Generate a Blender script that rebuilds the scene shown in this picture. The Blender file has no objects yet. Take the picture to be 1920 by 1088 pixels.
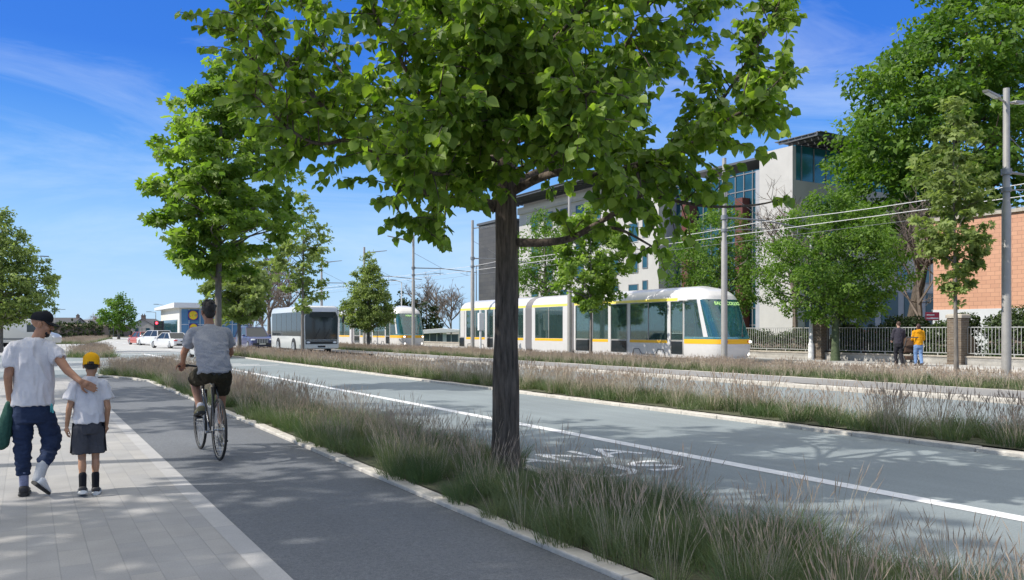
import bpy, bmesh, math, random
import numpy as np
from mathutils import Vector, Matrix, noise, Euler

# ------------------------------------------------------------------ camera, sky, sun
scene = bpy.context.scene
COL = scene.collection
PI = math.pi
TH = math.atan2(910, 1500)            # the road runs this far to the left of the view
CT, ST = math.cos(TH), math.sin(TH)
EYE = 1.6
FPX = 1500.0
def W(X, Z):                          # metres right of / in front of the camera -> street metres
    return (Z*ST + X*CT, Z*CT - X*ST)
def P(px, py, Z):                     # photo pixel at depth Z -> point
    a = W((px-960)/FPX*Z, Z)
    return Vector((a[0], a[1], EYE + (620-py)/FPX*Z))
def AT(px, d):                        # photo column on the line d metres right of the camera, along the road
    k = (px-960)/FPX
    Z = d/(ST + k*CT)
    return Z*(CT - k*ST), Z
cam = bpy.data.cameras.new('Camera')
cam.sensor_width = 36; cam.lens = FPX/1920*36; cam.shift_y = 76/1920
cam.clip_start = .1; cam.clip_end = 6000
camo = bpy.data.objects.new('Camera', cam); COL.objects.link(camo)
camo.location = (0, 0, EYE); camo.rotation_euler = (PI/2, 0, -TH)
scene.camera = camo

SUN_EL = math.radians(40)
TOSUN = Vector((-.954*math.cos(SUN_EL), .298*math.cos(SUN_EL), math.sin(SUN_EL)))
world = bpy.data.worlds.new('World'); scene.world = world
world.use_nodes = True
nt = world.node_tree
bg = nt.nodes['Background']
sky = nt.nodes.new('ShaderNodeTexSky'); sky.sky_type = 'NISHITA'; sky.sun_disc = False
sky.sun_elevation = SUN_EL; sky.sun_rotation = math.atan2(TOSUN.x, TOSUN.y)
sky.air_density = 1.0; sky.dust_density = .35; sky.ozone_density = 3.0; sky.altitude = 60
tc = nt.nodes.new('ShaderNodeTexCoord')
mp = nt.nodes.new('ShaderNodeMapping'); mp.inputs['Scale'].default_value = (1.3, 2.2, 6.5); mp.inputs['Rotation'].default_value = (.25, .2, .5)
nz = nt.nodes.new('ShaderNodeTexNoise'); nz.inputs['Scale'].default_value = 1.6; nz.inputs['Detail'].default_value = 7; nz.inputs['Roughness'].default_value = .62
nz.inputs['Distortion'].default_value = .6
rp = nt.nodes.new('ShaderNodeValToRGB'); rp.color_ramp.elements[0].position = .44; rp.color_ramp.elements[1].position = .82
rp.color_ramp.elements[1].color = (.42, .42, .42, 1)
mx = nt.nodes.new('ShaderNodeMixRGB'); mx.inputs['Color2'].default_value = (2.6, 2.9, 3.2, 1)
sep = nt.nodes.new('ShaderNodeSeparateXYZ')
gr = nt.nodes.new('ShaderNodeValToRGB'); e = gr.color_ramp.elements      # pale blue low down, deep blue higher, unseen zenith whitened as added fill light
e[0].position = 0; e[0].color = (0.1743, 0.255, 0.3414)+(1,); e[1].position = 1; e[1].color = (0.6607, 0.6428, 0.6022)+(1,)
for ps, c in ((0.05, (0.1501, 0.2395, 0.3477)), (0.12, (0.1109, 0.2101, 0.3477)), (0.19, (0.0504, 0.1462, 0.3352)), (0.25, (0.0223, 0.1014, 0.311)), (0.31, (0.0092, 0.0683, 0.2822)), (0.4, (0.0077, 0.0612, 0.2603)), (0.5, (0.0567, 0.1279, 0.2822)), (0.64, (0.3169, 0.3169, 0.3051))): e.new(ps).color = c+(1,)
gm = nt.nodes.new('ShaderNodeMixRGB'); gm.blend_type = 'MULTIPLY'; gm.inputs['Fac'].default_value = 1; gm.inputs['Color2'].default_value = (7.6, 7.6, 7.6, 1)
sm = nt.nodes.new('ShaderNodeMixRGB'); sm.inputs['Fac'].default_value = .95
L = nt.links.new
L(tc.outputs['Generated'], mp.inputs['Vector']); L(mp.outputs['Vector'], nz.inputs['Vector']); L(nz.outputs['Fac'], rp.inputs['Fac'])
L(tc.outputs['Generated'], sep.inputs[0]); L(sep.outputs['Z'], gr.inputs['Fac']); L(gr.outputs['Color'], gm.inputs['Color1'])
L(sky.outputs['Color'], sm.inputs['Color1']); L(gm.outputs['Color'], sm.inputs['Color2']); L(sm.outputs['Color'], mx.inputs['Color1']); L(rp.outputs['Color'], mx.inputs['Fac']); L(mx.outputs['Color'], bg.inputs['Color'])
bg.inputs['Strength'].default_value = .15
sl = bpy.data.lights.new('Sun', 'SUN'); sl.energy = 2.1; sl.angle = math.radians(.55); sl.color = (1, .95, .87)
so = bpy.data.objects.new('Sun', sl); COL.objects.link(so)
so.rotation_euler = TOSUN.to_track_quat('Z', 'Y').to_euler()
vs = scene.view_settings
vs.view_transform = 'Standard'; vs.look = 'None'; vs.exposure = 1.27; vs.gamma = 1; vs.use_curve_mapping = False
scene.cycles.max_bounces = 7; scene.cycles.transparent_max_bounces = 8; scene.cycles.diffuse_bounces = 3
scene.cycles.use_denoising = True

# ------------------------------------------------------------------ helpers: materials
MATS = {}
def mat(name, col, rough=.6, metal=0, var=0, vs=4, bump=0, bs=60, coat=0, spec=.5, emit=None, es=0, stretch=None, attr=None, trans=0, tcol=None):
    if name in MATS: return MATS[name]
    m = bpy.data.materials.new(name); m.use_nodes = True
    t = m.node_tree; b = t.nodes['Principled BSDF']; l = t.links.new
    c = tuple(col)+(1,)
    b.inputs['Base Color'].default_value = c
    b.inputs['Roughness'].default_value = rough; b.inputs['Metallic'].default_value = metal
    b.inputs['Specular IOR Level'].default_value = spec; b.inputs['Coat Weight'].default_value = coat
    if emit: b.inputs['Emission Color'].default_value = tuple(emit)+(1,); b.inputs['Emission Strength'].default_value = es
    def coords():
        tc = t.nodes.new('ShaderNodeTexCoord')
        if not stretch: return tc.outputs['Object']
        mp = t.nodes.new('ShaderNodeMapping'); mp.inputs['Scale'].default_value = stretch
        l(tc.outputs['Object'], mp.inputs['Vector']); return mp.outputs['Vector']
    if var:
        n = t.nodes.new('ShaderNodeTexNoise'); n.inputs['Scale'].default_value = vs; n.inputs['Detail'].default_value = 6; n.inputs['Roughness'].default_value = .65
        l(coords(), n.inputs['Vector'])
        r = t.nodes.new('ShaderNodeMapRange'); r.inputs[1].default_value = .3; r.inputs[2].default_value = .7; r.inputs[3].default_value = 1-var; r.inputs[4].default_value = 1+var
        l(n.outputs['Fac'], r.inputs[0])
        x = t.nodes.new('ShaderNodeMixRGB'); x.blend_type = 'MULTIPLY'; x.inputs['Fac'].default_value = 1; x.inputs['Color1'].default_value = c
        l(r.outputs[0], x.inputs['Color2']); l(x.outputs['Color'], b.inputs['Base Color'])
    if attr:                                   # per-leaf / per-tuft variation
        a = t.nodes.new('ShaderNodeAttribute'); a.attribute_name = 'rnd'
        x = t.nodes.new('ShaderNodeMixRGB'); x.inputs['Color1'].default_value = c; x.inputs['Color2'].default_value = tuple(attr)+(1,)
        l(a.outputs['Fac'], x.inputs['Fac']); l(x.outputs['Color'], b.inputs['Base Color'])
        if trans:
            tr = t.nodes.new('ShaderNodeBsdfTranslucent'); ms = t.nodes.new('ShaderNodeMixShader'); ms.inputs['Fac'].default_value = trans
            g = t.nodes.new('ShaderNodeMixRGB'); g.blend_type = 'MULTIPLY'; g.inputs['Fac'].default_value = 1; g.inputs['Color2'].default_value = tuple(tcol or (1.6, 1.7, .6))+(1,)
            l(x.outputs['Color'], g.inputs['Color1']); l(g.outputs['Color'], tr.inputs['Color'])
            l(b.outputs[0], ms.inputs[1]); l(tr.outputs[0], ms.inputs[2]); l(ms.outputs[0], t.nodes['Material Output'].inputs['Surface'])
    if bump:
        n = t.nodes.new('ShaderNodeTexNoise'); n.inputs['Scale'].default_value = bs; n.inputs['Detail'].default_value = 4
        l(coords(), n.inputs['Vector'])
        bp = t.nodes.new('ShaderNodeBump'); bp.inputs['Strength'].default_value = bump; bp.inputs['Distance'].default_value = .02
        l(n.outputs['Fac'], bp.inputs['Height']); l(bp.outputs['Normal'], b.inputs['Normal'])
    MATS[name] = m
    return m
def brickmat(name, c1, c2, mortar, w, h, msize=.01, rough=.8, rot=None, bias=0, var=.15, plane='xy', offset=.5, bump=.3, vscale=1.2):
    m = bpy.data.materials.new(name); m.use_nodes = True; t = m.node_tree; l = t.links.new; b = t.nodes['Principled BSDF']
    tc = t.nodes.new('ShaderNodeTexCoord'); src = tc.outputs['Object']
    if plane != 'xy':
        s = t.nodes.new('ShaderNodeSeparateXYZ'); c = t.nodes.new('ShaderNodeCombineXYZ'); l(src, s.inputs[0])
        if plane == 'wall':                    # any upright face: run along x+y
            ad = t.nodes.new('ShaderNodeMath'); l(s.outputs['X'], ad.inputs[0]); l(s.outputs['Y'], ad.inputs[1]); l(ad.outputs[0], c.inputs['X'])
        else: l(s.outputs['Y'], c.inputs['X'])
        l(s.outputs['Z'] if plane != 'yx' else s.outputs['X'], c.inputs['Y']); src = c.outputs[0]
    k = t.nodes.new('ShaderNodeTexBrick'); l(src, k.inputs['Vector'])
    k.inputs['Color1'].default_value = tuple(c1)+(1,); k.inputs['Color2'].default_value = tuple(c2)+(1,); k.inputs['Mortar'].default_value = tuple(mortar)+(1,)
    k.inputs['Scale'].default_value = 1; k.inputs['Brick Width'].default_value = w; k.inputs['Row Height'].default_value = h
    k.inputs['Mortar Size'].default_value = msize; k.inputs['Bias'].default_value = bias; k.offset = offset
    n = t.nodes.new('ShaderNodeTexNoise'); n.inputs['Scale'].default_value = vscale; n.inputs['Detail'].default_value = 8; l(tc.outputs['Object'], n.inputs['Vector'])
    n2 = t.nodes.new('ShaderNodeTexNoise'); n2.inputs['Scale'].default_value = 90; n2.inputs['Detail'].default_value = 3; l(tc.outputs['Object'], n2.inputs['Vector'])
    av = t.nodes.new('ShaderNodeMath'); l(n.outputs['Fac'], av.inputs[0]); l(n2.outputs['Fac'], av.inputs[1])
    r = t.nodes.new('ShaderNodeMapRange'); r.inputs[1].default_value = .65; r.inputs[2].default_value = 1.35; r.inputs[3].default_value = 1-var; r.inputs[4].default_value = 1+var; l(av.outputs[0], r.inputs[0])
    x = t.nodes.new('ShaderNodeMixRGB'); x.blend_type = 'MULTIPLY'; x.inputs['Fac'].default_value = 1
    l(k.outputs['Color'], x.inputs['Color1']); l(r.outputs[0], x.inputs['Color2']); l(x.outputs['Color'], b.inputs['Base Color'])
    b.inputs['Roughness'].default_value = rough
    if bump:
        bp = t.nodes.new('ShaderNodeBump'); bp.inputs['Strength'].default_value = bump; bp.inputs['Distance'].default_value = .006; bp.invert = True
        l(k.outputs['Fac'], bp.inputs['Height']); l(bp.outputs['Normal'], b.inputs['Normal'])
    return m
def asphalt(name, col, speck=.35, patch=.12, rough=.85):
    m = bpy.data.materials.new(name); m.use_nodes = True; t = m.node_tree; l = t.links.new; b = t.nodes['Principled BSDF']
    tc = t.nodes.new('ShaderNodeTexCoord')
    def nz(s, d, st=None):
        n = t.nodes.new('ShaderNodeTexNoise'); n.inputs['Scale'].default_value = s; n.inputs['Detail'].default_value = d
        if st:
            mp = t.nodes.new('ShaderNodeMapping'); mp.inputs['Scale'].default_value = st; l(tc.outputs['Object'], mp.inputs['Vector']); l(mp.outputs['Vector'], n.inputs['Vector'])
        else: l(tc.outputs['Object'], n.inputs['Vector'])
        return n.outputs['Fac']
    def mr(s, k, lo=.25, hi=.75):
        r = t.nodes.new('ShaderNodeMapRange'); r.inputs[1].default_value = lo; r.inputs[2].default_value = hi; r.inputs[3].default_value = 1-k; r.inputs[4].default_value = 1+k; l(s, r.inputs[0]); return r.outputs[0]
    def mul(a, c):
        n = t.nodes.new('ShaderNodeMath'); n.operation = 'MULTIPLY'; l(a, n.inputs[0]); l(c, n.inputs[1]); return n.outputs[0]
    fine = nz(160, 2)
    f = mul(mul(mr(fine, speck), mr(nz(.45, 5), patch)), mul(mr(nz(1.6, 4, (2.2, .12, 1)), patch*.6), mr(nz(38, 2), speck*.45)))
    x = t.nodes.new('ShaderNodeMixRGB'); x.blend_type = 'MULTIPLY'; x.inputs['Fac'].default_value = 1; x.inputs['Color1'].default_value = tuple(col)+(1,)
    l(f, x.inputs['Color2']); l(x.outputs['Color'], b.inputs['Base Color']); b.inputs['Roughness'].default_value = rough
    bp = t.nodes.new('ShaderNodeBump'); bp.inputs['Strength'].default_value = .35; bp.inputs['Distance'].default_value = .006; l(fine, bp.inputs['Height']); l(bp.outputs['Normal'], b.inputs['Normal'])
    return m

# ------------------------------------------------------------------ helpers: meshes
def tag(o, label=None, cat=None, group=None, kind=None):
    if label: o['label'] = label
    if cat: o['category'] = cat
    if group: o['group'] = group
    if kind: o['kind'] = kind
    return o
def thing(name, loc, label, cat, rz=0, group=None, s=1):
    o = bpy.data.objects.new(name, None); COL.objects.link(o)
    o.empty_display_size = .2
    o.location = loc; o.rotation_euler = (0, 0, rz); o.scale = (s, s, s)
    return tag(o, label, cat, group)
def link(name, me, m, parent=None, rel=None):
    o = bpy.data.objects.new(name, me); COL.objects.link(o)
    for x in (m if isinstance(m, (list, tuple)) else [m]): me.materials.append(x)
    if parent: o.parent = parent
    if rel is not None: o.location = -Vector(rel)
    return o
def dup(o, parent=None, **kw):
    c = o.copy(); COL.objects.link(c)
    if parent: c.parent = parent
    for ch in list(o.children): dup(ch, c)
    for k, v in kw.items():
        if k == 'loc': c.location = v
        elif k == 'rz': c.rotation_euler.z = v
        elif k == 's': c.scale = (v, v, v) if not isinstance(v, tuple) else v
        else: c[k] = v
    return c
def catmull(pts, n=4):
    pts = [Vector(p) for p in pts]
    if len(pts) < 3: return pts
    q = [pts[0]*2-pts[1]] + pts + [pts[-1]*2-pts[-2]]
    out = []
    for i in range(1, len(q)-2):
        a, b, c, d = q[i-1:i+3]
        for k in range(n):
            t = k/n
            out.append(.5*((2*b)+(c-a)*t+(2*a-5*b+4*c-d)*t*t+(3*b-a-3*c+d)*t**3))
    return out+[pts[-1]]
class MB:
    def __init__(s): s.v = []; s.f = []
    def add(s, vs, fs):
        n = len(s.v); s.v += [tuple(p) for p in vs]; s.f += [tuple(i+n for i in f) for f in fs]
        return s
    def box(s, x0, x1, y0, y1, z0, z1, M=None):
        v = [Vector((x, y, z)) for z in (z0, z1) for y in (y0, y1) for x in (x0, x1)]
        if M is not None: v = [M @ p for p in v]
        return s.add(v, [(0, 2, 3, 1), (4, 5, 7, 6), (0, 1, 5, 4), (2, 6, 7, 3), (0, 4, 6, 2), (1, 3, 7, 5)])
    def bar(s, a, b, w, h=None):                # rectangular bar between two points
        a, b = Vector(a), Vector(b); h = h or w; d = b-a; ln = d.length
        M = Matrix.Translation(a) @ d.to_track_quat('Z', 'Y').to_matrix().to_4x4()
        return s.box(-w/2, w/2, -h/2, h/2, 0, ln, M)
    def loft(s, rings, cap=True, closed=True):
        n = len(rings[0]); base = len(s.v); v = [p for r in rings for p in r]; f = []
        for i in range(len(rings)-1):
            for j in range(n if closed else n-1):
                k = (j+1) % n
                f.append((i*n+j, i*n+k, (i+1)*n+k, (i+1)*n+j))
        if cap:
            f.append(tuple(range(n))[::-1]); f.append(tuple((len(rings)-1)*n+j for j in range(n)))
        return s.add(v, f)
    def tube(s, pts, r, n=8, cap=True):
        pts = [Vector(p) for p in pts]; m = len(pts)
        rs = r if isinstance(r, (list, tuple)) else [r]*m
        if len(rs) == 2 and m > 2: rs = [rs[0]+(rs[1]-rs[0])*i/(m-1) for i in range(m)]
        rings = []; up = None
        for i, p in enumerate(pts):
            d = (pts[min(i+1, m-1)]-pts[max(i-1, 0)])
            if d.length < 1e-9: d = Vector((0, 0, 1))
            d.normalize()
            if up is None: up = d.orthogonal().normalized()
            up = (up-d*up.dot(d))
            up = up.normalized() if up.length > 1e-6 else d.orthogonal().normalized()
            w = d.cross(up)
            rings.append([p+(up*math.cos(2*PI*k/n)+w*math.sin(2*PI*k/n))*rs[i] for k in range(n)])
        return s.loft(rings, cap)
    def prism(s, poly, axis, a, b):              # polygon extruded along an axis: 'x' poly=(y,z); 'y' poly=(x,z); 'z' poly=(x,y)
        def mk(p, t): return {'x': (t, p[0], p[1]), 'y': (p[0], t, p[1]), 'z': (p[0], p[1], t)}[axis]
        return s.loft([[mk(p, a) for p in poly], [mk(p, b) for p in poly]])
    def ell(s, c, r, n=12, m=8, M=None):
        c = Vector(c); r = (r, r, r) if not isinstance(r, (tuple, list)) else r
        v = []; f = []
        for i in range(m+1):
            a = PI*i/m
            for j in range(n):
                b = 2*PI*j/n
                p = Vector((r[0]*math.sin(a)*math.cos(b), r[1]*math.sin(a)*math.sin(b), r[2]*math.cos(a)))
                if M is not None: p = M @ p
                v.append(c+p)
        for i in range(m):
            for j in range(n):
                k = (j+1) % n
                f.append((i*n+j, (i+1)*n+j, (i+1)*n+k, i*n+k))
        return s.add(v, f)
    def cap(s, a, b, ra, rb, n=12):              # round cone: limb segment with ball ends
        s.tube([a, b], [ra, rb], n); s.ell(a, ra*.995, n, 8); return s.ell(b, rb*.995, n, 8)
    def lathe(s, prof, c=(0, 0, 0), axis='z', n=20, cap=False):   # prof: (radius, height)
        rings = []
        for r, h in prof:
            g = []
            for k in range(n):
                a = 2*PI*k/n; u, w = r*math.cos(a), r*math.sin(a)
                g.append(Vector(c)+Vector({'z': (u, w, h), 'x': (h, u, w), 'y': (w, h, u)}[axis]))
            rings.append(g)
        return s.loft(rings, cap)
    def quad(s, *p): return s.add(p, [tuple(range(len(p)))])
    def grid(s, fn, us, vs):
        v = [fn(u, w) for w in vs for u in us]; n = len(us)
        return s.add(v, [(j*n+i, j*n+i+1, (j+1)*n+i+1, (j+1)*n+i) for j in range(len(vs)-1) for i in range(n-1)])
    def mesh(s, name, smooth=False, bevel=0, seg=2, fix=True):
        me = bpy.data.meshes.new(name); me.from_pydata(s.v, [], s.f)
        if fix or bevel:
            b = bmesh.new(); b.from_mesh(me)
            bmesh.ops.remove_doubles(b, verts=b.verts, dist=1e-5)
            bmesh.ops.recalc_face_normals(b, faces=b.faces)
            if bevel:
                es = [e for e in b.edges if len(e.link_faces) == 2 and e.calc_face_angle(0) > .5]
                bmesh.ops.bevel(b, geom=es, offset=bevel, segments=seg, affect='EDGES', clamp_overlap=True, profile=.5)
            b.to_mesh(me); b.free()
        if smooth:
            me.polygons.foreach_set('use_smooth', [True]*len(me.polygons))
            try: me.set_sharp_from_angle(angle=math.radians(38 if smooth is True else smooth))
            except Exception: pass
        return me
    def build(s, name, m, parent=None, rel=None, smooth=False, bevel=0, seg=2, fix=True):
        return link(name, s.mesh(name, smooth, bevel, seg, fix), m, parent, rel)
def npmesh(name, V, Q, rnd=None, midx=None, smooth=False):
    V = np.asarray(V, np.float32).reshape(-1, 3); Q = np.asarray(Q, np.int32)
    me = bpy.data.meshes.new(name); n = len(Q); k = Q.shape[1]
    me.vertices.add(len(V)); me.vertices.foreach_set('co', V.ravel())
    me.loops.add(n*k); me.loops.foreach_set('vertex_index', Q.ravel())
    me.polygons.add(n); me.polygons.foreach_set('loop_start', np.arange(0, n*k, k, dtype=np.int32))
    try: me.polygons.foreach_set('loop_total', np.full(n, k, np.int32))
    except Exception: pass
    if midx is not None: me.polygons.foreach_set('material_index', np.asarray(midx, np.int32))
    if rnd is not None:
        a = me.attributes.new('rnd', 'FLOAT', 'FACE'); a.data.foreach_set('value', np.asarray(rnd, np.float32))
    me.update(calc_edges=True)
    if smooth: me.polygons.foreach_set('use_smooth', np.ones(n, bool))
    return me
def text_mesh(name, txt, size, depth=.002, bold=0):
    c = bpy.data.curves.new(name, 'FONT'); c.body = txt; c.size = size; c.extrude = depth; c.align_x = 'CENTER'; c.align_y = 'CENTER'; c.resolution_u = 3; c.offset = bold
    o = bpy.data.objects.new(name, c); COL.objects.link(o)
    dg = bpy.context.evaluated_depsgraph_get()
    me = bpy.data.meshes.new_from_object(o.evaluated_get(dg)); me.name = name
    bpy.data.objects.remove(o); bpy.data.curves.remove(c); me.materials.clear()
    return me
def xform(me, M): me.transform(M); return me
# ------------------------------------------------------------------ ground, paving, roads
M_ROAD = asphalt('road asphalt', (.205, .236, .245), .24, .13)
M_PATH = asphalt('cycle path asphalt', (.13, .138, .15), .4, .1)
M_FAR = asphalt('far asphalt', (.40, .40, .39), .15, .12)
M_PAVER = brickmat('concrete pavers', (.36, .345, .325), (.305, .30, .295), (.28, .275, .265), .44, .19, .004, .8, plane='yx', var=.16, bump=.5, vscale=2.5)
M_BAND = brickmat('granite edge strip', (.41, .40, .39), (.36, .355, .355), (.25, .25, .25), .9, .5, .004, .8, plane='yx', var=.14, vscale=3)
M_KERB = mat('pale stone kerb', (.50, .47, .42), .85, var=.22, vs=5, bump=.5, bs=25)
M_PAINT = mat('white road paint', (.72, .72, .72), .7, var=.13, vs=9)
M_SOIL = mat('planting soil', (.07, .075, .04), .95, var=.4, vs=9, bump=.8, bs=20)
M_LAWN = mat('lawn green', (.075, .12, .03), .95, var=.4, vs=3, bump=.6, bs=30)
M_RAIL = mat('steel rail', (.30, .29, .28), .35, .9, var=.15)
M_PAVE2 = brickmat('light far paving', (.46, .45, .43), (.40, .39, .37), (.28, .27, .26), .6, .6, .008, plane='xy', var=.15)
def sheet(name, poly, z, m, kind='structure'):
    b = MB(); b.add([(p[0], p[1], z) for p in poly], [tuple(range(len(poly)))])
    return tag(b.build(name, m), kind=kind)
def R(x0, x1, y0, y1): return [(x0, y0), (x1, y0), (x1, y1), (x0, y1)]
sheet('ground', R(-2500, 2500, -2500, 2500), -.03, mat('dry ground', (.20, .19, .15), .95, var=.3, vs=.05))
sheet('road', [(5, -30), (18.3, -30), (18.3, 36), (80, 36), (80, 44), (18.5, 48), (18.5, 240), (-8, 240), (-8, 60), (-120, 60), (-120, 31), (5, 31)], 0, M_ROAD)
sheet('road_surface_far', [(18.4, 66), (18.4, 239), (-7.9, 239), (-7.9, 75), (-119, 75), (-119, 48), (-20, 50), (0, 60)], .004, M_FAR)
sheet('pavement', R(-30, 1.29, -12, 31), .012, M_PAVER)
sheet('pavement_edge_strip', R(1.289, 1.452, -12, 31), .014, M_BAND)
sheet('cycle_path', [(1.454, -12), (3.22, -12), (3.22, 27), (2.6, 29.6), (1.454, 31)], .010, M_PATH)
sheet('tram_track_bed', R(26.1, 31.4, -30, 118), .008, mat('track slab', (.33, .32, .31), .85, var=.18, vs=1.5))
b = MB()
b.box(31.5, 34.5, -30, 140, -.02, .12)
tag(b.build('pavement_far', M_PAVE2), kind='structure')
sheet('path_median', R(18.9, 21.1, -30, 140), .10, asphalt('median path asphalt', (.24, .235, .23), .18, .1))
b = MB()
for x in (26.85, 28.3, 29.6, 31.05): b.box(x-.035, x+.035, -30, 118, 0, .022)
tag(b.build('tram_rails', M_RAIL), kind='structure')
def kerb(name, line, w, h, z0=-.02):
    bb = MB(); rng = random.Random(len(line)*7+1)
    pts = [Vector((x, y, 0)) for x, y in line]
    for a, c in zip(pts, pts[1:]):
        n = max(1, int((c-a).length/.92)); d = (c-a)/n
        for i in range(n):
            p, q = a+d*(i+.004/d.length), a+d*(i+1-.004/d.length)
            o = d.normalized().cross(Vector((0, 0, 1)))*w/2
            hh = h+rng.uniform(-.006, .006); jj = rng.uniform(-.006, .006)
            o2 = o*(1+jj*3)
            bb.loft([[p-o2+Vector((0, 0, z0)), p+o2+Vector((0, 0, z0)), p+o2+Vector((0, 0, hh)), p-o2+Vector((0, 0, hh))],
                     [q-o2+Vector((0, 0, z0)), q+o2+Vector((0, 0, z0)), q+o2+Vector((0, 0, hh)), q-o2+Vector((0, 0, hh))]])
    return tag(bb.build(name, M_KERB, bevel=.012), kind='structure')
kerb('kerb_cycle_path', [(3.3, -8), (3.3, 27), (2.95, 29.4), (2.2, 31.4), (2.5, 34)], .15, .05)
kerb('kerb_bus_lane', [(4.84, -8), (4.84, 26), (5.7, 34), (5.2, 36.6), (3.9, 36.6), (2.5, 34)], .15, .06)
kerb('kerb_median', [(10.78, -8), (10.78, 52), (11.2, 53.5), (12.0, 53.5), (12.42, 52), (12.42, -8)], .20, .06)
kerb('kerb_median_path', [(18.6, -20), (18.6, 47)], .36, .10)
kerb('kerb_track_bed', [(21.22, -20), (21.22, 66), (22.3, 68.5), (24.0, 68.5), (25.02, 66), (25.02, -20)], .22, .10)
kerb('kerb_far_pavement', [(31.45, -20), (31.45, 120)], .16, .13)
BED1 = [(3.38, -8), (4.76, -8), (4.76, 26), (5.6, 34), (5.1, 36.4), (4.0, 36.4), (2.6, 34), (2.35, 31.5), (3.05, 29.5), (3.38, 27)]
BED2 = [(10.92, -8), (12.28, -8), (12.28, 52), (11.9, 53.3), (11.3, 53.3), (10.92, 52)]
BED3 = [(21.36, -20), (24.9, -20), (24.9, 66), (23.9, 68.3), (22.4, 68.3), (21.36, 66)]
def px_bed(lst): return [tuple(W((x-960)/FPX*2400/(y-620), 2400/(y-620))) for x, y in lst]
BEDA = px_bed([(116, 671), (217, 671), (196, 657), (172, 655), (150, 658)])
BEDB = px_bed([(92, 645.5), (165, 645.5), (210, 634), (176, 633.5)])
sheet('planting_bed_cycle', BED1, .05, M_SOIL); sheet('planting_bed_median', BED2, .07, M_SOIL); sheet('planting_bed_track', BED3, .08, M_SOIL)
sheet('planting_bed_island', BEDA, .009, M_SOIL); sheet('planting_bed_corner', BEDB, .009, M_SOIL)
sheet('lawn', [(35.1, -30), (60, -30), (60, 140), (35.1, 140)], .10, M_LAWN)
# markings
b = MB()
b.add([(7.12, -10, .004), (7.33, -10, .004), (7.33, 41, .004), (7.12, 41, .004)], [(0, 1, 2, 3)])
b.add([(7.12, 43, .006), (7.33, 43, .006), (6.9, 60, .006), (6.65, 60, .006)], [(0, 1, 2, 3)])
tag(b.build('road_marking_lane_line', M_PAINT), kind='structure')
b = MB()
for i in range(9):
    y = 37.2+i*1.15
    b.add([(-14+.2*i, y, .006), (10-.6*i, y, .006), (10-.6*i, y+.28, .006), (-14+.2*i, y+.28, .006)], [(0, 1, 2, 3)])
for i in range(9):
    y = 62+i*9
    b.add([(10.2, y, .008), (10.35, y, .008), (10.35, y+4, .008), (10.2, y+4, .008)], [(0, 1, 2, 3)])
    b.add([(2.0, y, .008), (2.15, y, .008), (2.15, y+4, .008), (2.0, y+4, .008)], [(0, 1, 2, 3)])
b.add([(3, 58, .008), (10, 58, .008), (10, 58.5, .008), (3, 58.5, .008)], [(0, 1, 2, 3)])
tag(b.build('road_marking_crossing', M_PAINT), kind='structure')
def ground_text(txt, cx, cy, w, h):
    me = text_mesh('road_marking_lettering', txt, 1, .0015, .006)
    xs = [v.co.x for v in me.vertices]; ys = [v.co.y for v in me.vertices]
    sx = w/(max(xs)-min(xs)); sy = h/(max(ys)-min(ys)); ox = (max(xs)+min(xs))/2; oy = (max(ys)+min(ys))/2
    xform(me, Matrix.Translation((cx, cy, .004)) @ Matrix.Diagonal((sx, sy, 1, 1)) @ Matrix.Translation((-ox, -oy, 0)))
    return tag(link('road_marking_lettering', me, M_PAINT), kind='structure')
ground_text('BUS', 5.56, 7.22, 2.12, .66)
ground_text('L\u00c1NA', 5.70, 8.42, 2.40, .86)

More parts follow.
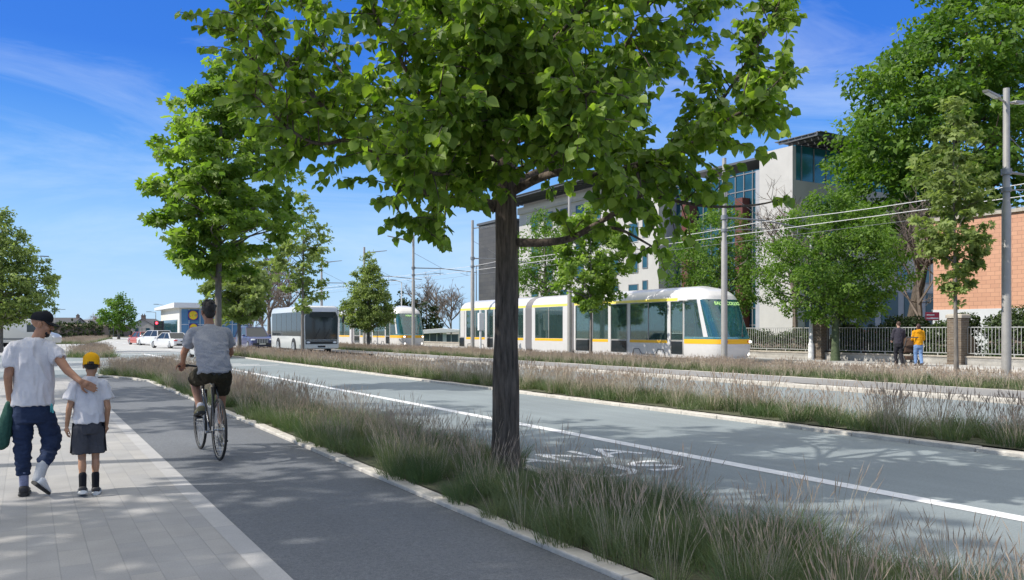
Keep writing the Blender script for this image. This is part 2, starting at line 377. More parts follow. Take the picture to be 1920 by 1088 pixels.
# ------------------------------------------------------------------ ornamental grass (nobody could count it)
def in_poly(x, y, poly):
    c = np.zeros(len(x), bool); n = len(poly)
    for i in range(n):
        x0, y0 = poly[i]; x1, y1 = poly[i-1]
        t = ((y0 > y) != (y1 > y)) & (x < (x1-x0)*(y-y0)/(y1-y0+1e-12)+x0)
        c ^= t
    return c
def scatter(poly, dens, rng, ymin=-99, ymax=999, margin=None):
    xs = [p[0] for p in poly]; ys = [p[1] for p in poly]
    a, b_, c, d = min(xs), max(xs), max(min(ys), ymin), min(max(ys), ymax)
    n = int((b_-a)*(d-c)*dens); x = rng.uniform(a, b_, n); y = rng.uniform(c, d, n)
    k = in_poly(x, y, poly); return x[k], y[k]
def tuft(rng, nb, ns, hb=.36, hs=.66, wb=.006, ws=.004, spread=.16, seg=3):
    V = []; Q = []; mi = []
    def strip(base, az, lean, h, w, curve, m, head=0):
        p = np.array(base); d = np.array([math.cos(az)*math.sin(lean), math.sin(az)*math.sin(lean), math.cos(lean)])
        side = np.array([-math.sin(az), math.cos(az), 0]); ta = rng.uniform(0, PI); side = side*math.cos(ta)+np.array([math.cos(az), math.sin(az), 0])*math.sin(ta)
        n0 = len(V)
        for i in range(seg+1):
            t = i/seg; q = p+d*h*t+np.array([math.cos(az), math.sin(az), 0])*curve*h*t*t-np.array([0, 0, curve*.45*h*t**3])
            ww = w*(1-.85*t) if not head else w*(1-.5*t)
            V.append(q-side*ww/2); V.append(q+side*ww/2)
        for i in range(seg):
            a = n0+2*i; Q.append((a, a+1, a+3, a+2)); mi.append(m)
        if head:
            q0 = q-d*h*.02; dd = (q-(V[-4]+V[-3])/2); dd /= np.linalg.norm(dd)+1e-9
            for s_ in (side, np.cross(side, dd)):
                n1 = len(V); hl = head*rng.uniform(.8, 1.25); hw = w*rng.uniform(1.3, 2.2)
                V.extend([q0, q0+dd*hl*.4+s_*hw/2, q0+dd*hl, q0+dd*hl*.4-s_*hw/2]); Q.append((n1, n1+1, n1+2, n1+3)); mi.append(2)
    for i in range(nb):
        r = spread*math.sqrt(rng.uniform()); a = rng.uniform(0, 2*PI)
        strip((r*math.cos(a), r*math.sin(a), 0), a+rng.uniform(-.7, .7), rng.uniform(.05, .5), hb*rng.uniform(.6, 1.25), wb, rng.uniform(.1, .55), 0)
    for i in range(ns):
        r = spread*.8*math.sqrt(rng.uniform()); a = rng.uniform(0, 2*PI)
        strip((r*math.cos(a), r*math.sin(a), 0), a+rng.uniform(-.5, .5), rng.uniform(.02, .32), hs*rng.uniform(.72, 1.12), ws, rng.uniform(.0, .22), 1, .11)
    return np.array(V), np.array(Q), np.array(mi)
def grass(name, label, x, y, z, tufts, mats_, rng, smin=.75, smax=1.15, kind='stuff'):
    n = len(x); which = rng.integers(0, len(tufts), n); Vs = []; Qs = []; Ms = []; Rs = []; off = 0
    for k, (tv, tq, tm) in enumerate(tufts):
        idx = np.where(which == k)[0]
        if not len(idx): continue
        a = rng.uniform(0, 2*PI, len(idx)); s = rng.uniform(smin, smax, len(idx)); sz = s*rng.uniform(.85, 1.12, len(idx))
        zz = z(x[idx], y[idx]) if callable(z) else np.full(len(idx), z)
        c, sn = np.cos(a)[:, None], np.sin(a)[:, None]
        vx = (tv[None, :, 0]*c-tv[None, :, 1]*sn)*s[:, None]+x[idx][:, None]
        vy = (tv[None, :, 0]*sn+tv[None, :, 1]*c)*s[:, None]+y[idx][:, None]
        vz = tv[None, :, 2]*sz[:, None]+zz[:, None]
        Vs.append(np.stack([vx, vy, vz], -1).reshape(-1, 3))
        Qs.append((tq[None]+(np.arange(len(idx))*len(tv))[:, None, None]).reshape(-1, 4)+off); off += len(idx)*len(tv)
        Ms.append(np.tile(tm, len(idx)))
        pr = np.clip(.5+.5*np.sin(x[idx]*1.9+np.cos(y[idx]*1.3)*2)*.5+rng.normal(0, .25, len(idx)), 0, 1)
        Rs.append((pr[:, None]*.75+rng.uniform(0, .25, (len(idx), len(tm)))).ravel())
    me = npmesh(name, np.concatenate(Vs), np.concatenate(Qs), np.concatenate(Rs), np.concatenate(Ms))
    o = link(name, me, mats_); return tag(o, label, 'grass', kind=kind)
M_BLADE = mat('grass blade', (.066, .118, .042), .7, attr=(.17, .20, .10), trans=.3, tcol=(1.3, 1.5, .7))
M_STEM = mat('grass stem', (.33, .285, .215), .8, attr=(.48, .42, .32), trans=.2, tcol=(1.1, 1.05, .9))
M_SEED = mat('grass seed head', (.37, .295, .235), .9, attr=(.54, .45, .36), trans=.25, tcol=(1.1, 1, .9))
GM = [M_BLADE, M_STEM, M_SEED]
rg = np.random.default_rng(11)
near = [tuft(rg, 250, 3, .27, .40, .0055, .004, .20, 4) for _ in range(5)]+[tuft(rg, 130, 25, .28, .47, .0052, .0036, .16, 4) for _ in range(4)]
mid = [tuft(rg, 105, 4, .26, .36, .010, .007, .20, 3) for _ in range(4)]+[tuft(rg, 60, 30, .28, .50, .0095, .007, .17, 3) for _ in range(4)]
far = [tuft(rg, 42, 5, .24, .36, .020, .012, .22, 2) for _ in range(3)]+[tuft(rg, 26, 16, .25, .43, .019, .012, .2, 2) for _ in range(4)]
EDGE = [(3.35, -8), (4.84, -8), (4.86, 26), (5.65, 34), (5.15, 36.5), (3.95, 36.5), (2.5, 34), (2.25, 31.5), (2.98, 29.5), (3.35, 27)]
x, y = scatter(EDGE, 19, rg, 1.2, 14.5); grass('ornamental_grass', 'feathery grey green grass in the strip round the large tree trunk', x, y, .05, near, GM, rg, .6, 1.1)
x, y = scatter(EDGE, 13, rg, 14.5, 40); grass('ornamental_grass', 'feathery grass strip beside the cyclist and the far end of the cycle path', x, y, .05, mid, GM, rg, .65, 1.05)
x, y = scatter([(11.0, -8), (12.3, -8), (12.3, 52), (11.9, 53.3), (11.3, 53.3), (11.0, 52)], 14, rg, 1, 26); x2, y2 = scatter(BED2, 12, rg, 26, 60)
grass('ornamental_grass', 'buff seed headed grass in the bed beyond the bus lane', x, y, .07, mid, GM, rg, .75, 1.25)
grass('ornamental_grass', 'buff grass at the far end of the bed in front of the bus', x2, y2, .07, far, GM, rg, .9, 1.25)
x, y = scatter(BED3, 9, rg, 5, 70); grass('ornamental_grass', 'low buff and green grass strip along the tram track', x, y, .08, far, GM, rg, .65, 1.05)
x, y = scatter(BEDA, 6, rg); grass('ornamental_grass', 'dark mound of grass on the traffic island beside the yellow cap', x, y, .01, far, GM, rg, .9, 1.4)
x, y = scatter(BEDB, 3, rg); grass('ornamental_grass', 'long low bed of buff grass beyond the traffic island', x, y, .01, far, GM, rg, 1.0, 1.5)
# ------------------------------------------------------------------ trees
M_BARK = mat('dark bark', (.10, .078, .06), .95, var=.75, vs=26, bump=1.0, bs=30, stretch=(1, 1, .13))
M_BARK2 = mat('grey bark', (.17, .15, .13), .95, var=.4, vs=10, bump=.7, bs=25, stretch=(1, 1, .25))
M_TWIG = mat('bare twigs', (.17, .135, .11), .95, var=.3)
M_LEAF1 = mat('broad leaf', (.085, .155, .02), .45, attr=(.25, .34, .065), trans=.5, tcol=(1.55, 1.75, .55), spec=.35)
M_LEAF2 = mat('maple leaf', (.105, .18, .03), .5, attr=(.27, .36, .08), trans=.5, tcol=(1.4, 1.65, .6), spec=.35)
M_LEAF3 = mat('oak leaf', (.055, .125, .016), .55, attr=(.175, .275, .05), trans=.42, tcol=(1.4, 1.6, .5), spec=.3)
M_LEAF4 = mat('olive leaf', (.13, .18, .05), .55, attr=(.31, .38, .13), trans=.46, tcol=(1.3, 1.4, .7), spec=.3)
M_LEAF5 = mat('far foliage', (.02, .035, .012), .7, attr=(.05, .075, .022), trans=.2, tcol=(1.2, 1.3, .7), spec=.2)
def norm(a): return a/(np.linalg.norm(a, axis=-1, keepdims=True)+1e-9)
def ov():
    V = []; 
    for t, w, z in ((-.02, .05, 0), (.06, .30, .02), (.24, .47, .05), (.48, .46, .05), (.70, .30, .03), (.88, .12, -.01), (1.0, .01, -.06)):
        V += [(-w, t, z+w*.12), (0, t+.02, -.03-.05*t*t), (w, t, z+w*.12)]
    return np.array(V), np.array([(3*i+j, 3*i+j+1, 3*i+j+4, 3*i+j+3) for i in range(6) for j in (0, 1)])
OV_V, OV_Q = ov()
DI_V = np.array([(0, 0, 0), (.3, .45, .06), (0, 1, -.04), (-.3, .45, .06)]); DI_Q = np.array([(0, 1, 2, 3)])
MA_V = np.array([(0, 0, 0), (.2, .5, .04), (0, 1, -.06), (-.2, .5, .04), (.62, .12, -.03), (.30, .52, .02), (.66, .72, -.05), (-.62, .12, -.03), (-.30, .52, .02), (-.66, .72, -.05)])
MA_Q = np.array([(0, 1, 2, 3), (0, 4, 6, 1), (0, 3, 9, 7)])
LEAFK = {'ovate': (OV_V, OV_Q), 'diamond': (DI_V, DI_Q), 'maple': (MA_V, MA_Q)}
def leaves(name, pos, dirs, nrm, size, kind, m, rng, parent, rnd=None, rel=None):
    tv, tq = LEAFK[kind]; n = len(pos)
    d = norm(dirs); s = norm(np.cross(d, nrm)); u = np.cross(s, d)
    sz = size*rng.uniform(.65, 1.25, n)
    V = pos[:, None]+(tv[None, :, 0, None]*s[:, None]+tv[None, :, 1, None]*d[:, None]+tv[None, :, 2, None]*u[:, None])*sz[:, None, None]
    Q = tq[None]+(np.arange(n)*len(tv))[:, None, None]
    r = rng.uniform(0, 1, n) if rnd is None else rnd
    me = npmesh(name, V, Q.reshape(-1, tq.shape[1]), np.repeat(r, len(tq)), smooth=(kind == 'ovate'))
    return link(name, me, m, parent, rel)
def lump(th, z, seed): return noise.noise(Vector((math.cos(th)*1.6+seed*3.1, math.sin(th)*1.6, z*.55+seed)))
def make_tree(loc, label, prof, trunk_r, seed, leaf=.16, nclump=200, per=40, crad=.45, kind='diamond', lm=None, bark=None, flat=.6, limbs=26, group=None, trunk_top=None, cat='tree', name='street_tree', shell=.5, lumpy=.3, lean=(0, 0), rz=0, fork=.3, up=.8):
    """prof: [(height, radius)...] crown outline"""
    rng = np.random.default_rng(seed); t = thing(name, loc, label, cat, rz, group)
    z0, z1 = prof[0][0], prof[-1][0]; hs = [p[0] for p in prof]; rs = [p[1] for p in prof]
    def rad(z): return float(np.interp(z, hs, rs))
    top = trunk_top or z0+(z1-z0)*.85
    b = MB(); tp = []; ph = rng.uniform(0, 6)
    for i in range(9):
        k = i/8; tp.append(Vector((lean[0]*k+.05*math.sin(3*k+ph)*min(1, top/8), lean[1]*k+.05*math.cos(2.3*k+ph), top*k)))
    tr = [trunk_r*(1.25 if i == 0 else 1)*(1-.82*(i/8)**1.1) for i in range(9)]
    b.tube(catmull(tp, 3), [float(np.interp(i, [0, .6]+list(range(1, 9))+[9], [tr[0], trunk_r]+tr[1:]+[tr[-1]])) for i in np.linspace(0, 8, 25)], 10)
    def trunk_at(z): 
        k = max(0, min(1, z/top)); i = min(7, int(k*8)); f = k*8-i
        return tp[i].lerp(tp[i+1], f), trunk_r*(1-.82*k**1.1)
    C = []; wz = np.linspace(z0, z1, 60); wr = np.array([rad(z)**1.6+.02 for z in wz]); wr /= wr.sum()
    while len(C) < nclump:
        z = rng.choice(wz, p=wr)+rng.uniform(-.5, .5)*(z1-z0)/60; th = rng.uniform(0, 2*PI)
        l_ = 1+lumpy*lump(th, z, seed)*2
        r = rad(z)*l_*rng.uniform(0, 1)**shell
        k = max(0, min(1, z/top)); cx, cy = lean[0]*k, lean[1]*k
        if noise.noise(Vector((cx+r*math.cos(th), r*math.sin(th), z))*(.9/max(.6, crad))+Vector((seed, 0, 0))) < -.22: continue
        C.append((cx+r*math.cos(th), cy+r*math.sin(th), z))
    C = np.array(C)
    order = np.argsort(-np.hypot(C[:, 0], C[:, 1]))[: max(limbs*3, 1)]
    pick = rng.choice(order, min(limbs, len(order)), replace=False)
    for i in pick:
        c = Vector(C[i]); h = max(z0*.9, min(top*.93, c.z-math.hypot(c.x, c.y)*rng.uniform(fork, up)))
        a, ra = trunk_at(h)
        m1 = a.lerp(c, .35)+Vector((0, 0, (c-a).length*.02)); m2 = a.lerp(c, .7)+Vector((rng.uniform(-.12, .12), rng.uniform(-.12, .12), -.02))*(c-a).length
        b.tube(catmull([a, m1, m2, c], 3), [max(.012, ra*.48), .008+.004*leaf], 6)
    b.build('trunk', bark or M_BARK2, t, smooth=60)
    n = nclump*per
    cs = crad*rng.uniform(.6, 1.3, nclump)
    g = rng.normal(0, 1, (nclump, per, 3)); g = norm(g)*rng.uniform(0, 1, (nclump, per, 1))**.45
    pos = C[:, None]+g*cs[:, None, None]*np.array([1, 1, flat]); pos = pos.reshape(-1, 3)
    out = norm(np.stack([pos[:, 0], pos[:, 1], np.zeros(n)], -1)); 
    dirs = norm(out*.6+rng.normal(0, .7, (n, 3))+np.array([0, 0, -.45])); nr = norm(np.array([0, 0, 1.])*.9+out*.3+rng.normal(0, .55, (n, 3)))
    rnd = np.clip(np.repeat(rng.uniform(0, .8, nclump), per)+rng.uniform(-.2, .35, n), 0, 1)
    leaves('crown', pos, dirs, nr, leaf, kind, lm or M_LEAF3, rng, t, rnd)
    return t

# --- the large tree in front: limbs follow the photo, twigs and leaves grow from them
def big_tree():
    rng = np.random.default_rng(5); rd = random.Random(5)
    base = P(948, 890, 8.9); base.z = .05
    t = thing('street_tree', base, 'large broad leaved tree in the foreground with a dark trunk rising from the feathery grass', 'tree')
    O = base; D = 8.9
    def q(px, py, dz=0): return P(px, py, D+dz)-O
    b = MB()
    tp = [(948, 905), (948, 860), (949, 760), (949, 640), (950, 520), (949, 420), (949, 330), (950, 300), (953, 240), (957, 170), (953, 90), (958, 0), (962, -110), (958, -220)]
    tr = [.235, .168, .146, .137, .128, .122, .112, .098, .07, .062, .055, .048, .038, .02]
    b.tube(catmull([q(*p) for p in tp], 4), list(np.interp(np.linspace(0, 13, 53), range(14), tr)), 16)
    limbs = [   # pixels of the photo and metres nearer (-) or further (+) than the trunk
        [(935, 385, 0), (880, 376, -.15), (830, 370, -.3), (770, 345, -.5), (715, 300, -.6), (668, 255, -.7), (610, 205, -.8), (545, 130, -.9), (490, 60, -1), (440, 0, -1.1)],
        [(930, 390, 0), (860, 380, .2), (790, 360, .5), (730, 325, .8), (690, 300, 1.0), (630, 262, 1.2), (560, 230, 1.3), (500, 170, 1.4), (450, 90, 1.4)],
        [(668, 255, -.7), (600, 270, -.9), (540, 240, -1), (490, 190, -1.1), (440, 150, -1.2)],
        [(960, 360, 0), (1010, 335, -.2), (1060, 322, -.4), (1120, 330, -.6), (1190, 310, -.8), (1260, 290, -.9), (1320, 255, -1), (1380, 215, -1.1), (1440, 190, -1.2)],
        [(960, 345, 0), (1005, 325, .3), (1060, 300, .6), (1140, 280, .9), (1230, 285, 1.1), (1300, 270, 1.2), (1345, 200, 1.2), (1400, 120, 1.2), (1440, 50, 1.1), (1475, -20, 1.1)],
        [(965, 455, 0), (1020, 455, -.1), (1070, 447, -.2), (1110, 425, -.3), (1170, 390, -.4), (1230, 350, -.5), (1290, 330, -.6)],
        [(1230, 368, -.45), (1290, 382, -.6), (1350, 388, -.7), (1420, 384, -.8), (1480, 370, -.9)],
        [(1110, 425, -.3), (1160, 430, -.5), (1210, 455, -.6), (1250, 480, -.6)],
        [(1300, 270, 1.2), (1360, 235, 1.0), (1420, 190, .9), (1480, 130, .8)],
        [(935, 300, 0), (890, 290, -.3), (850, 260, -.6), (800, 200, -1), (750, 110, -1.4), (700, 20, -1.7), (660, -80, -1.9)],
        [(935, 290, 0), (880, 310, .4), (820, 300, .9), (740, 250, 1.4), (660, 160, 1.8), (590, 60, 2.1), (540, -60, 2.2)],
        [(960, 270, 0), (1010, 240, -.4), (1070, 200, -.9), (1140, 130, -1.4), (1200, 40, -1.8), (1240, -60, -2)],
        [(960, 260, 0), (1030, 230, .5), (1110, 190, 1.0), (1200, 130, 1.5), (1290, 60, 1.9), (1350, -40, 2.2)],
        [(955, 230, 0), (930, 180, -.7), (900, 120, -1.4), (880, 40, -2), (860, -50, -2.3)],
        [(955, 230, 0), (985, 190, .8), (1010, 130, 1.6), (1040, 50, 2.3), (1060, -60, 2.6)],
        [(950, 330, 0), (975, 320, -.6), (1020, 300, -1.3), (1060, 270, -1.8), (1100, 220, -2.2)],
        [(945, 335, 0), (905, 330, -.6), (850, 330, -1.2), (800, 320, -1.7), (760, 290, -2.1)],
        [(950, 330, 0), (940, 300, .9), (900, 280, 1.7), (860, 230, 2.4), (850, 150, 2.8)],
        [(950, 330, 0), (990, 310, .9), (1050, 290, 1.7), (1120, 240, 2.4), (1160, 170, 2.8)],
        [(957, 150, 0), (900, 100, -.5), (830, 30, -1), (780, -60, -1.3)], [(957, 150, 0), (1020, 90, -.5), (1090, 20, -.9), (1150, -70, -1.2)],
        [(957, 130, 0), (880, 60, .6), (800, 0, 1.1), (700, -70, 1.6)], [(957, 120, 0), (1040, 50, .6), (1120, -20, 1.2), (1220, -80, 1.8)],
        [(953, 240, 0), (940, 215, -.7), (925, 170, -1.4), (915, 110, -2)], [(955, 200, 0), (975, 170, -.7), (995, 120, -1.4), (1010, 60, -2)], [(953, 280, 0), (920, 265, -.8), (870, 240, -1.5), (820, 190, -2.1)], [(953, 270, 0), (1000, 255, -.8), (1060, 220, -1.6), (1110, 170, -2.2)], [(955, 140, 0), (945, 100, -.8), (950, 30, -1.5), (960, -40, -1.8)],
        [(958, 0, 0), (900, -70, -.5), (840, -160, -.9)], [(958, 0, 0), (1030, -80, .5), (1100, -160, .9)], [(958, -40, 0), (920, -110, .8), (900, -180, 1.3)],
        [(600, 215, -.8), (540, 195, -.4), (480, 120, -.2), (430, 40, -.1)], [(760, 345, -.5), (740, 380, -.8), (760, 410, -1.0)],
        [(840, 375, .1), (820, 405, -.3), (800, 440, -.5)], [(1190, 310, -.8), (1200, 350, -1.1), (1180, 400, -1.3)],
    ]
    twig_pts = []
    ln_ = [(380, 90), (440, 250), (500, 330), (560, 372), (640, 350), (700, 395), (760, 450), (830, 475), (900, 445), (945, 400), (975, 465), (1040, 480), (1100, 465), (1200, 495), (1290, 495), (1330, 430), (1400, 440), (1480, 430), (1520, 270)]
    lb = [(440, 40), (490, 90), (545, 150), (610, 225), (668, 275), (715, 318), (770, 360), (830, 385), (935, 395)]
    def open_at(p, r):                    # how likely a shoot is kept where the photo's crown is open
        w = p+O; z = w.x*ST+w.y*CT; ux = 960+FPX*(w.x*CT-w.y*ST)/z; uy = 620-FPX*(w.z-EYE)/z
        if uy > float(np.interp(ux, [a[0] for a in ln_], [a[1] for a in ln_]))+r*25: return 0
        if ux < 560: return .8
        if 560 < ux < 935 and uy > float(np.interp(ux, [a[0] for a in lb], [a[1] for a in lb])): return .9 if (735 < ux < 850 and uy > 395) else .38
        if 960 < ux < 1110 and 330 < uy < 440: return .3
        if ux > 1110 and uy > 380: return .55
        if ux > 1260 and uy > 260: return .5
        return .95
    for li, lp in enumerate(limbs):
        pts = catmull([q(*p) for p in lp], 4); n = len(pts); ln = sum((pts[i+1]-pts[i]).length for i in range(n-1))
        r0 = .052 if li in (0, 1, 3, 4, 5) else .030
        if li in (2, 6, 7, 8) or li > 27: r0 = .017
        b.tube(pts, [r0*(1-i/(n-1))**.8*.9+.005 for i in range(n)], 8)
        # side shoots
        st = .02 if li in (2, 6, 7, 8) or li > 27 else .28
        k = int(ln*(21 if li not in (5, 6, 7, 15, 18) else 12))
        for j in range(k):
            f = st+(1-st)*((j+rd.random())/k); x = f*(n-1); i = min(n-2, int(x)); a = pts[i].lerp(pts[i+1], x-i); d = (pts[i+1]-pts[i]).normalized()
            o = Vector((rd.gauss(0, 1), rd.gauss(0, 1), rd.gauss(.12, .7))); o -= d*o.dot(d)*.6; o.normalize()
            L_ = rd.uniform(.28, .85)*(1-.35*f)
            p1 = a+(d*.45+o)*L_*.5; p2 = p1+(d*.4+o*.8+Vector((0, 0, -.28)))*L_*.55
            if rd.random() > open_at(p2, rd.random()): continue
            b.tube([a, p1, p2], [.008, .006, .003], 4)
            twig_pts.append((a, p1, p2))
        twig_pts.append((pts[-3], pts[-2], pts[-1]))
    b.v = [tuple(Vector(p)*(1) + Vector((p[0]-q(949, 600).x, p[1]-q(949, 600).y, 0)).normalized()*noise.noise(Vector((math.atan2(p[1]-q(949, 600).y, p[0]-q(949, 600).x)*1.6, p[2]*1.1, 3)))*.022) if p[2] < 2.9 else p for p in b.v]
    b.build('trunk', M_BARK, t, smooth=70)
    pos = []; dr = []
    for a, p1, p2 in twig_pts:
        ln = (p2-a).length; m = int(7+ln*27)
        for j in range(m):
            f = .15+.85*(j+.5)/m; x = a.lerp(p1, f*2) if f < .5 else p1.lerp(p2, f*2-1)
            td = (p2-a).normalized()
            s = Vector((rd.gauss(0, 1), rd.gauss(0, 1), rd.gauss(0, .5))).normalized()
            st = s*.035
            pos.append(x+st); dr.append(td*.35+s*.75+Vector((0, 0, -.75)))
    pos = np.array([tuple(p) for p in pos]); dr = np.array([tuple(p) for p in dr]); n = len(pos)
    # the photo's open edge: thin out what would hang below the crown's lower outline
    nr = norm(rng.normal(0, .75, (n, 3))+np.array([-.25, -.35, .8]))
    leaves('crown', pos, dr, nr, .100, 'ovate', M_LEAF1, rng, t)
    return n
NLEAF = big_tree(); print('LEAVES', NLEAF)
def G(px, d): s, Z = AT(px, d); return (d, s, .0)
def prof_ell(z0, z1, r, k=.5, pw=.75, n=9):     # crown outline, widest at fraction k
    o = []
    for i in range(n):
        f = i/(n-1); a = f/k if f < k else (1-f)/(1-k)
        o.append((z0+(z1-z0)*f, r*max(.08, math.sin(a*PI/2)**pw)))
    return o
# planted row beside the cycle path / median
s, Z = AT(412, 4.5)
make_tree((4.5, s, .05), 'tall maple with pointed leaves behind the cyclist', [(2.9, .4), (3.3, .95), (3.8, 1.45), (4.6, 1.85), (5.4, 1.85), (6.3, 1.75), (7.2, 1.45), (8.1, .95), (8.7, .5), (9.1, .15)], .115, 21, leaf=.17, nclump=240, per=40, crad=.40, kind='maple', lm=M_LEAF2, flat=.4, limbs=34, shell=.55, lumpy=.2, bark=M_BARK2)
make_tree(G(448, 11.6), 'pale leaved maple behind the tall maple, left of the bus', prof_ell(1.7, 7.4, 2.2, .42), .14, 22, leaf=.24, nclump=150, per=34, crad=.6, kind='maple', lm=M_LEAF4, flat=.5, limbs=20, group='young maples in the planting beds')
make_tree(G(569, 11.6), 'slim open maple in front of the bus', [(1.9, .4), (3.0, .9), (4.0, 1.2), (5, 1.25), (6.1, 1.1), (7, .8), (7.8, .4), (8.4, .12)], .09, 23, leaf=.17, nclump=100, per=22, crad=.38, kind='maple', lm=M_LEAF4, flat=.55, limbs=24, group='young maples in the planting beds')
make_tree(G(690, 23.4), 'small dense cone shaped tree between the bus and the far tram', [(1.6, .6), (2.2, 1.8), (3.0, 2.15), (4.0, 2.0), (5.2, 1.5), (6.3, .95), (7.2, .5), (7.9, .15)], .13, 24, leaf=.19, nclump=440, per=44, crad=.38, kind='diamond', lm=M_LEAF4, limbs=22, lumpy=.25)
make_tree(G(1107, 24.2), 'young maple half hiding the middle of the near tram', [(2.7, .5), (3.3, 1.3), (4.2, 1.75), (5.4, 1.75), (6.6, 1.3), (7.6, .6), (8.1, .15)], .085, 25, leaf=.19, nclump=150, per=36, crad=.42, kind='maple', lm=M_LEAF2, limbs=22, group='young maples in the planting beds')
make_tree(G(1790, 24.5), 'slender young maple in front of the orange brick building', [(2.5, .2), (3.0, .55), (3.8, .8), (5.0, 1.0), (6.2, 1.0), (7.4, .8), (8.3, .42), (8.8, .1)], .07, 26, leaf=.15, nclump=150, per=26, crad=.30, kind='maple', lm=M_LEAF4, limbs=30, flat=.6, group='young maples in the planting beds', lumpy=.36)
# beyond the fence
make_tree(G(1700, 52), 'very tall spreading green tree rising behind the orange brick building', [(6.6, 1.2), (7.6, 4.2), (9.5, 6.0), (12.5, 6.9), (16, 7.2), (19, 6.6), (22, 5.2), (24, 3.3), (25.6, .8)], .42, 27, leaf=.42, nclump=660, per=62, crad=1.25, kind='diamond', lm=M_LEAF3, flat=.4, limbs=44, shell=.42, lumpy=.22, bark=M_BARK, name='tall_tree', lean=(3.7, -2.2))
make_tree(G(1568, 33.9), 'round crowned green tree standing in front of the railings with a mossy trunk', [(2.0, 1.0), (2.7, 2.6), (3.8, 3.2), (5.2, 3.2), (6.6, 2.6), (7.8, 1.6), (8.7, .4)], .2, 28, leaf=.17, nclump=470, per=56, crad=.5, kind='diamond', lm=M_LEAF3, limbs=34, flat=.7, lumpy=.28, bark=mat('mossy bark', (.075, .10, .05), .95, var=.4, vs=9, bump=.7, bs=25), name='round_tree')
make_tree(G(1350, 37), 'round green tree behind the front of the near tram', [(2.4, 1.0), (3.4, 2.7), (4.8, 3.3), (6.4, 3.1), (8.0, 2.3), (9.2, 1.2), (9.8, .3)], .2, 29, leaf=.18, nclump=330, per=50, crad=.52, kind='diamond', lm=M_LEAF3, limbs=30, flat=.7, lumpy=.28, name='round_tree')
make_tree(G(1022, 37.5), 'green tree behind the middle of the near tram', [(2.4, .8), (4.0, 2.2), (6, 2.9), (8.5, 2.8), (10.5, 1.9), (12.2, .4)], .2, 30, leaf=.24, nclump=240, per=36, crad=.65, kind='diamond', lm=M_LEAF3, limbs=26, flat=.7, name='round_tree')
# left of the road
def PZ(px, Z): a = W((px-960)/FPX*Z, Z); return (a[0], a[1], 0)
make_tree(PZ(2, 58), 'dense street tree cut by the edge of the photo beside the silver van', [(2.1, .9), (2.6, 2.8), (3.8, 3.3), (5.5, 3.1), (7, 2.4), (8.2, 1.8), (9.4, .9), (10.4, .2)], .17, 31, leaf=.25, nclump=480, per=44, crad=.5, kind='diamond', lm=M_LEAF4, limbs=30, lumpy=.25)
make_tree(PZ(222, 145), 'rounded green tree standing alone at the end of the road', [(1.5, .8), (2.6, 2.9), (4.0, 3.5), (5.4, 3.1), (6.8, 2.2), (7.8, 1.2), (8.4, .3)], .25, 32, leaf=.42, nclump=150, per=30, crad=.8, kind='diamond', lm=M_LEAF3, limbs=14, name='round_tree')
# tall street trees on the left side, outside the frame: their shade falls across the path
off = [(-10.9, 4.6, 11.5), (-10.6, 8.3, 12), (-15.5, 12.6, 12), (-20.0, 17.5, 12), (-25.5, 24.5, 12.5), (-33, 34, 12.5), (-44, 47, 12.5), (-10.4, 1.6, 11.5), (-12.6, 3.1, 12.5)]
shade = None
for i, (X, Z, h) in enumerate(off):
    a = W(X, Z)
    if shade is None:
        shade = make_tree((a[0], a[1], 0), 'tall avenue tree on the left pavement outside the photo', [(7.0, .6), (8.0, 2.0), (9.5, 2.5), (11, 2.2), (12.5, .4)], .2, 33, leaf=.30, nclump=85, per=26, crad=.5, kind='diamond', lm=M_LEAF3, limbs=20, group='avenue trees left of the pavement', name='avenue_tree')
    else: dup(shade, loc=(a[0], a[1], 0), rz=i*1.3, s=h/12)
# bare trees far off
def bare_tree(loc, h, w, seed, label, group=None, m=None, dens=1.0, name='bare_tree', thick=1):
    rd = random.Random(seed); t = thing(name, loc, label, 'tree', 0, group); b = MB(); c = MB()
    b.tube([(0, 0, 0), (rd.uniform(-.2, .2), 0, h*.3), (rd.uniform(-.4, .4), 0, h*.75)], [.022*h, .016*h, .006*h], 6)
    def branch(bb, p, d, ln, r, lv):
        q_ = p+d*ln*.5; e = p+d*ln+Vector((0, 0, ln*.08)); bb.tube([p, q_, e], [r, r*.75, r*.5], 4 if lv < 2 else 3, cap=False)
        if lv >= 3: return
        for k in range(int((4 if lv < 2 else 4)*dens)):
            f = rd.uniform(.35, 1); s_ = p.lerp(e, f); o = Vector((rd.gauss(0, 1), rd.gauss(0, 1), rd.gauss(.35, .6))).normalized()
            branch(c, s_, (d*.6+o*.75).normalized(), ln*rd.uniform(.42, .68), r*.55, lv+1)
    for k in range(int(13*dens)):
        z = h*rd.uniform(.2, .72); a = rd.uniform(0, 2*PI); e = rd.uniform(.5, 1.2)
        branch(b, Vector((0, 0, z)), Vector((math.cos(a)*w/h*1.6, math.sin(a)*w/h*1.6, e)).normalized(), h*.3, .010*h*thick, 0)
    b.build('trunk', m or M_TWIG, t, fix=False); c.build('crown', m or M_TWIG, t, fix=False)
    return t
for i, (px, Z, h, w, lab) in enumerate([(492, 100, 9, 4.5, 'bare brown tree beyond the blue four wheel drive'), (505, 125, 14, 6, 'tall bare tree standing behind the roof of the bus'), (470, 92, 5.5, 3.5, 'low bare tree behind the blue four wheel drive'),
        (818, 120, 9, 5, 'bare grey tree behind the white shelter'), (846, 96, 6.5, 3, 'brown bare tree at the tail of the near tram'), (785, 135, 8.5, 5, 'bare tree between the two trams'), (540, 118, 10, 5, 'bare tree seen over the left corner of the bus roof')]):
    bare_tree(PZ(px, Z), h, w, 40+i, lab, 'bare trees beyond the trams', thick=1.3)
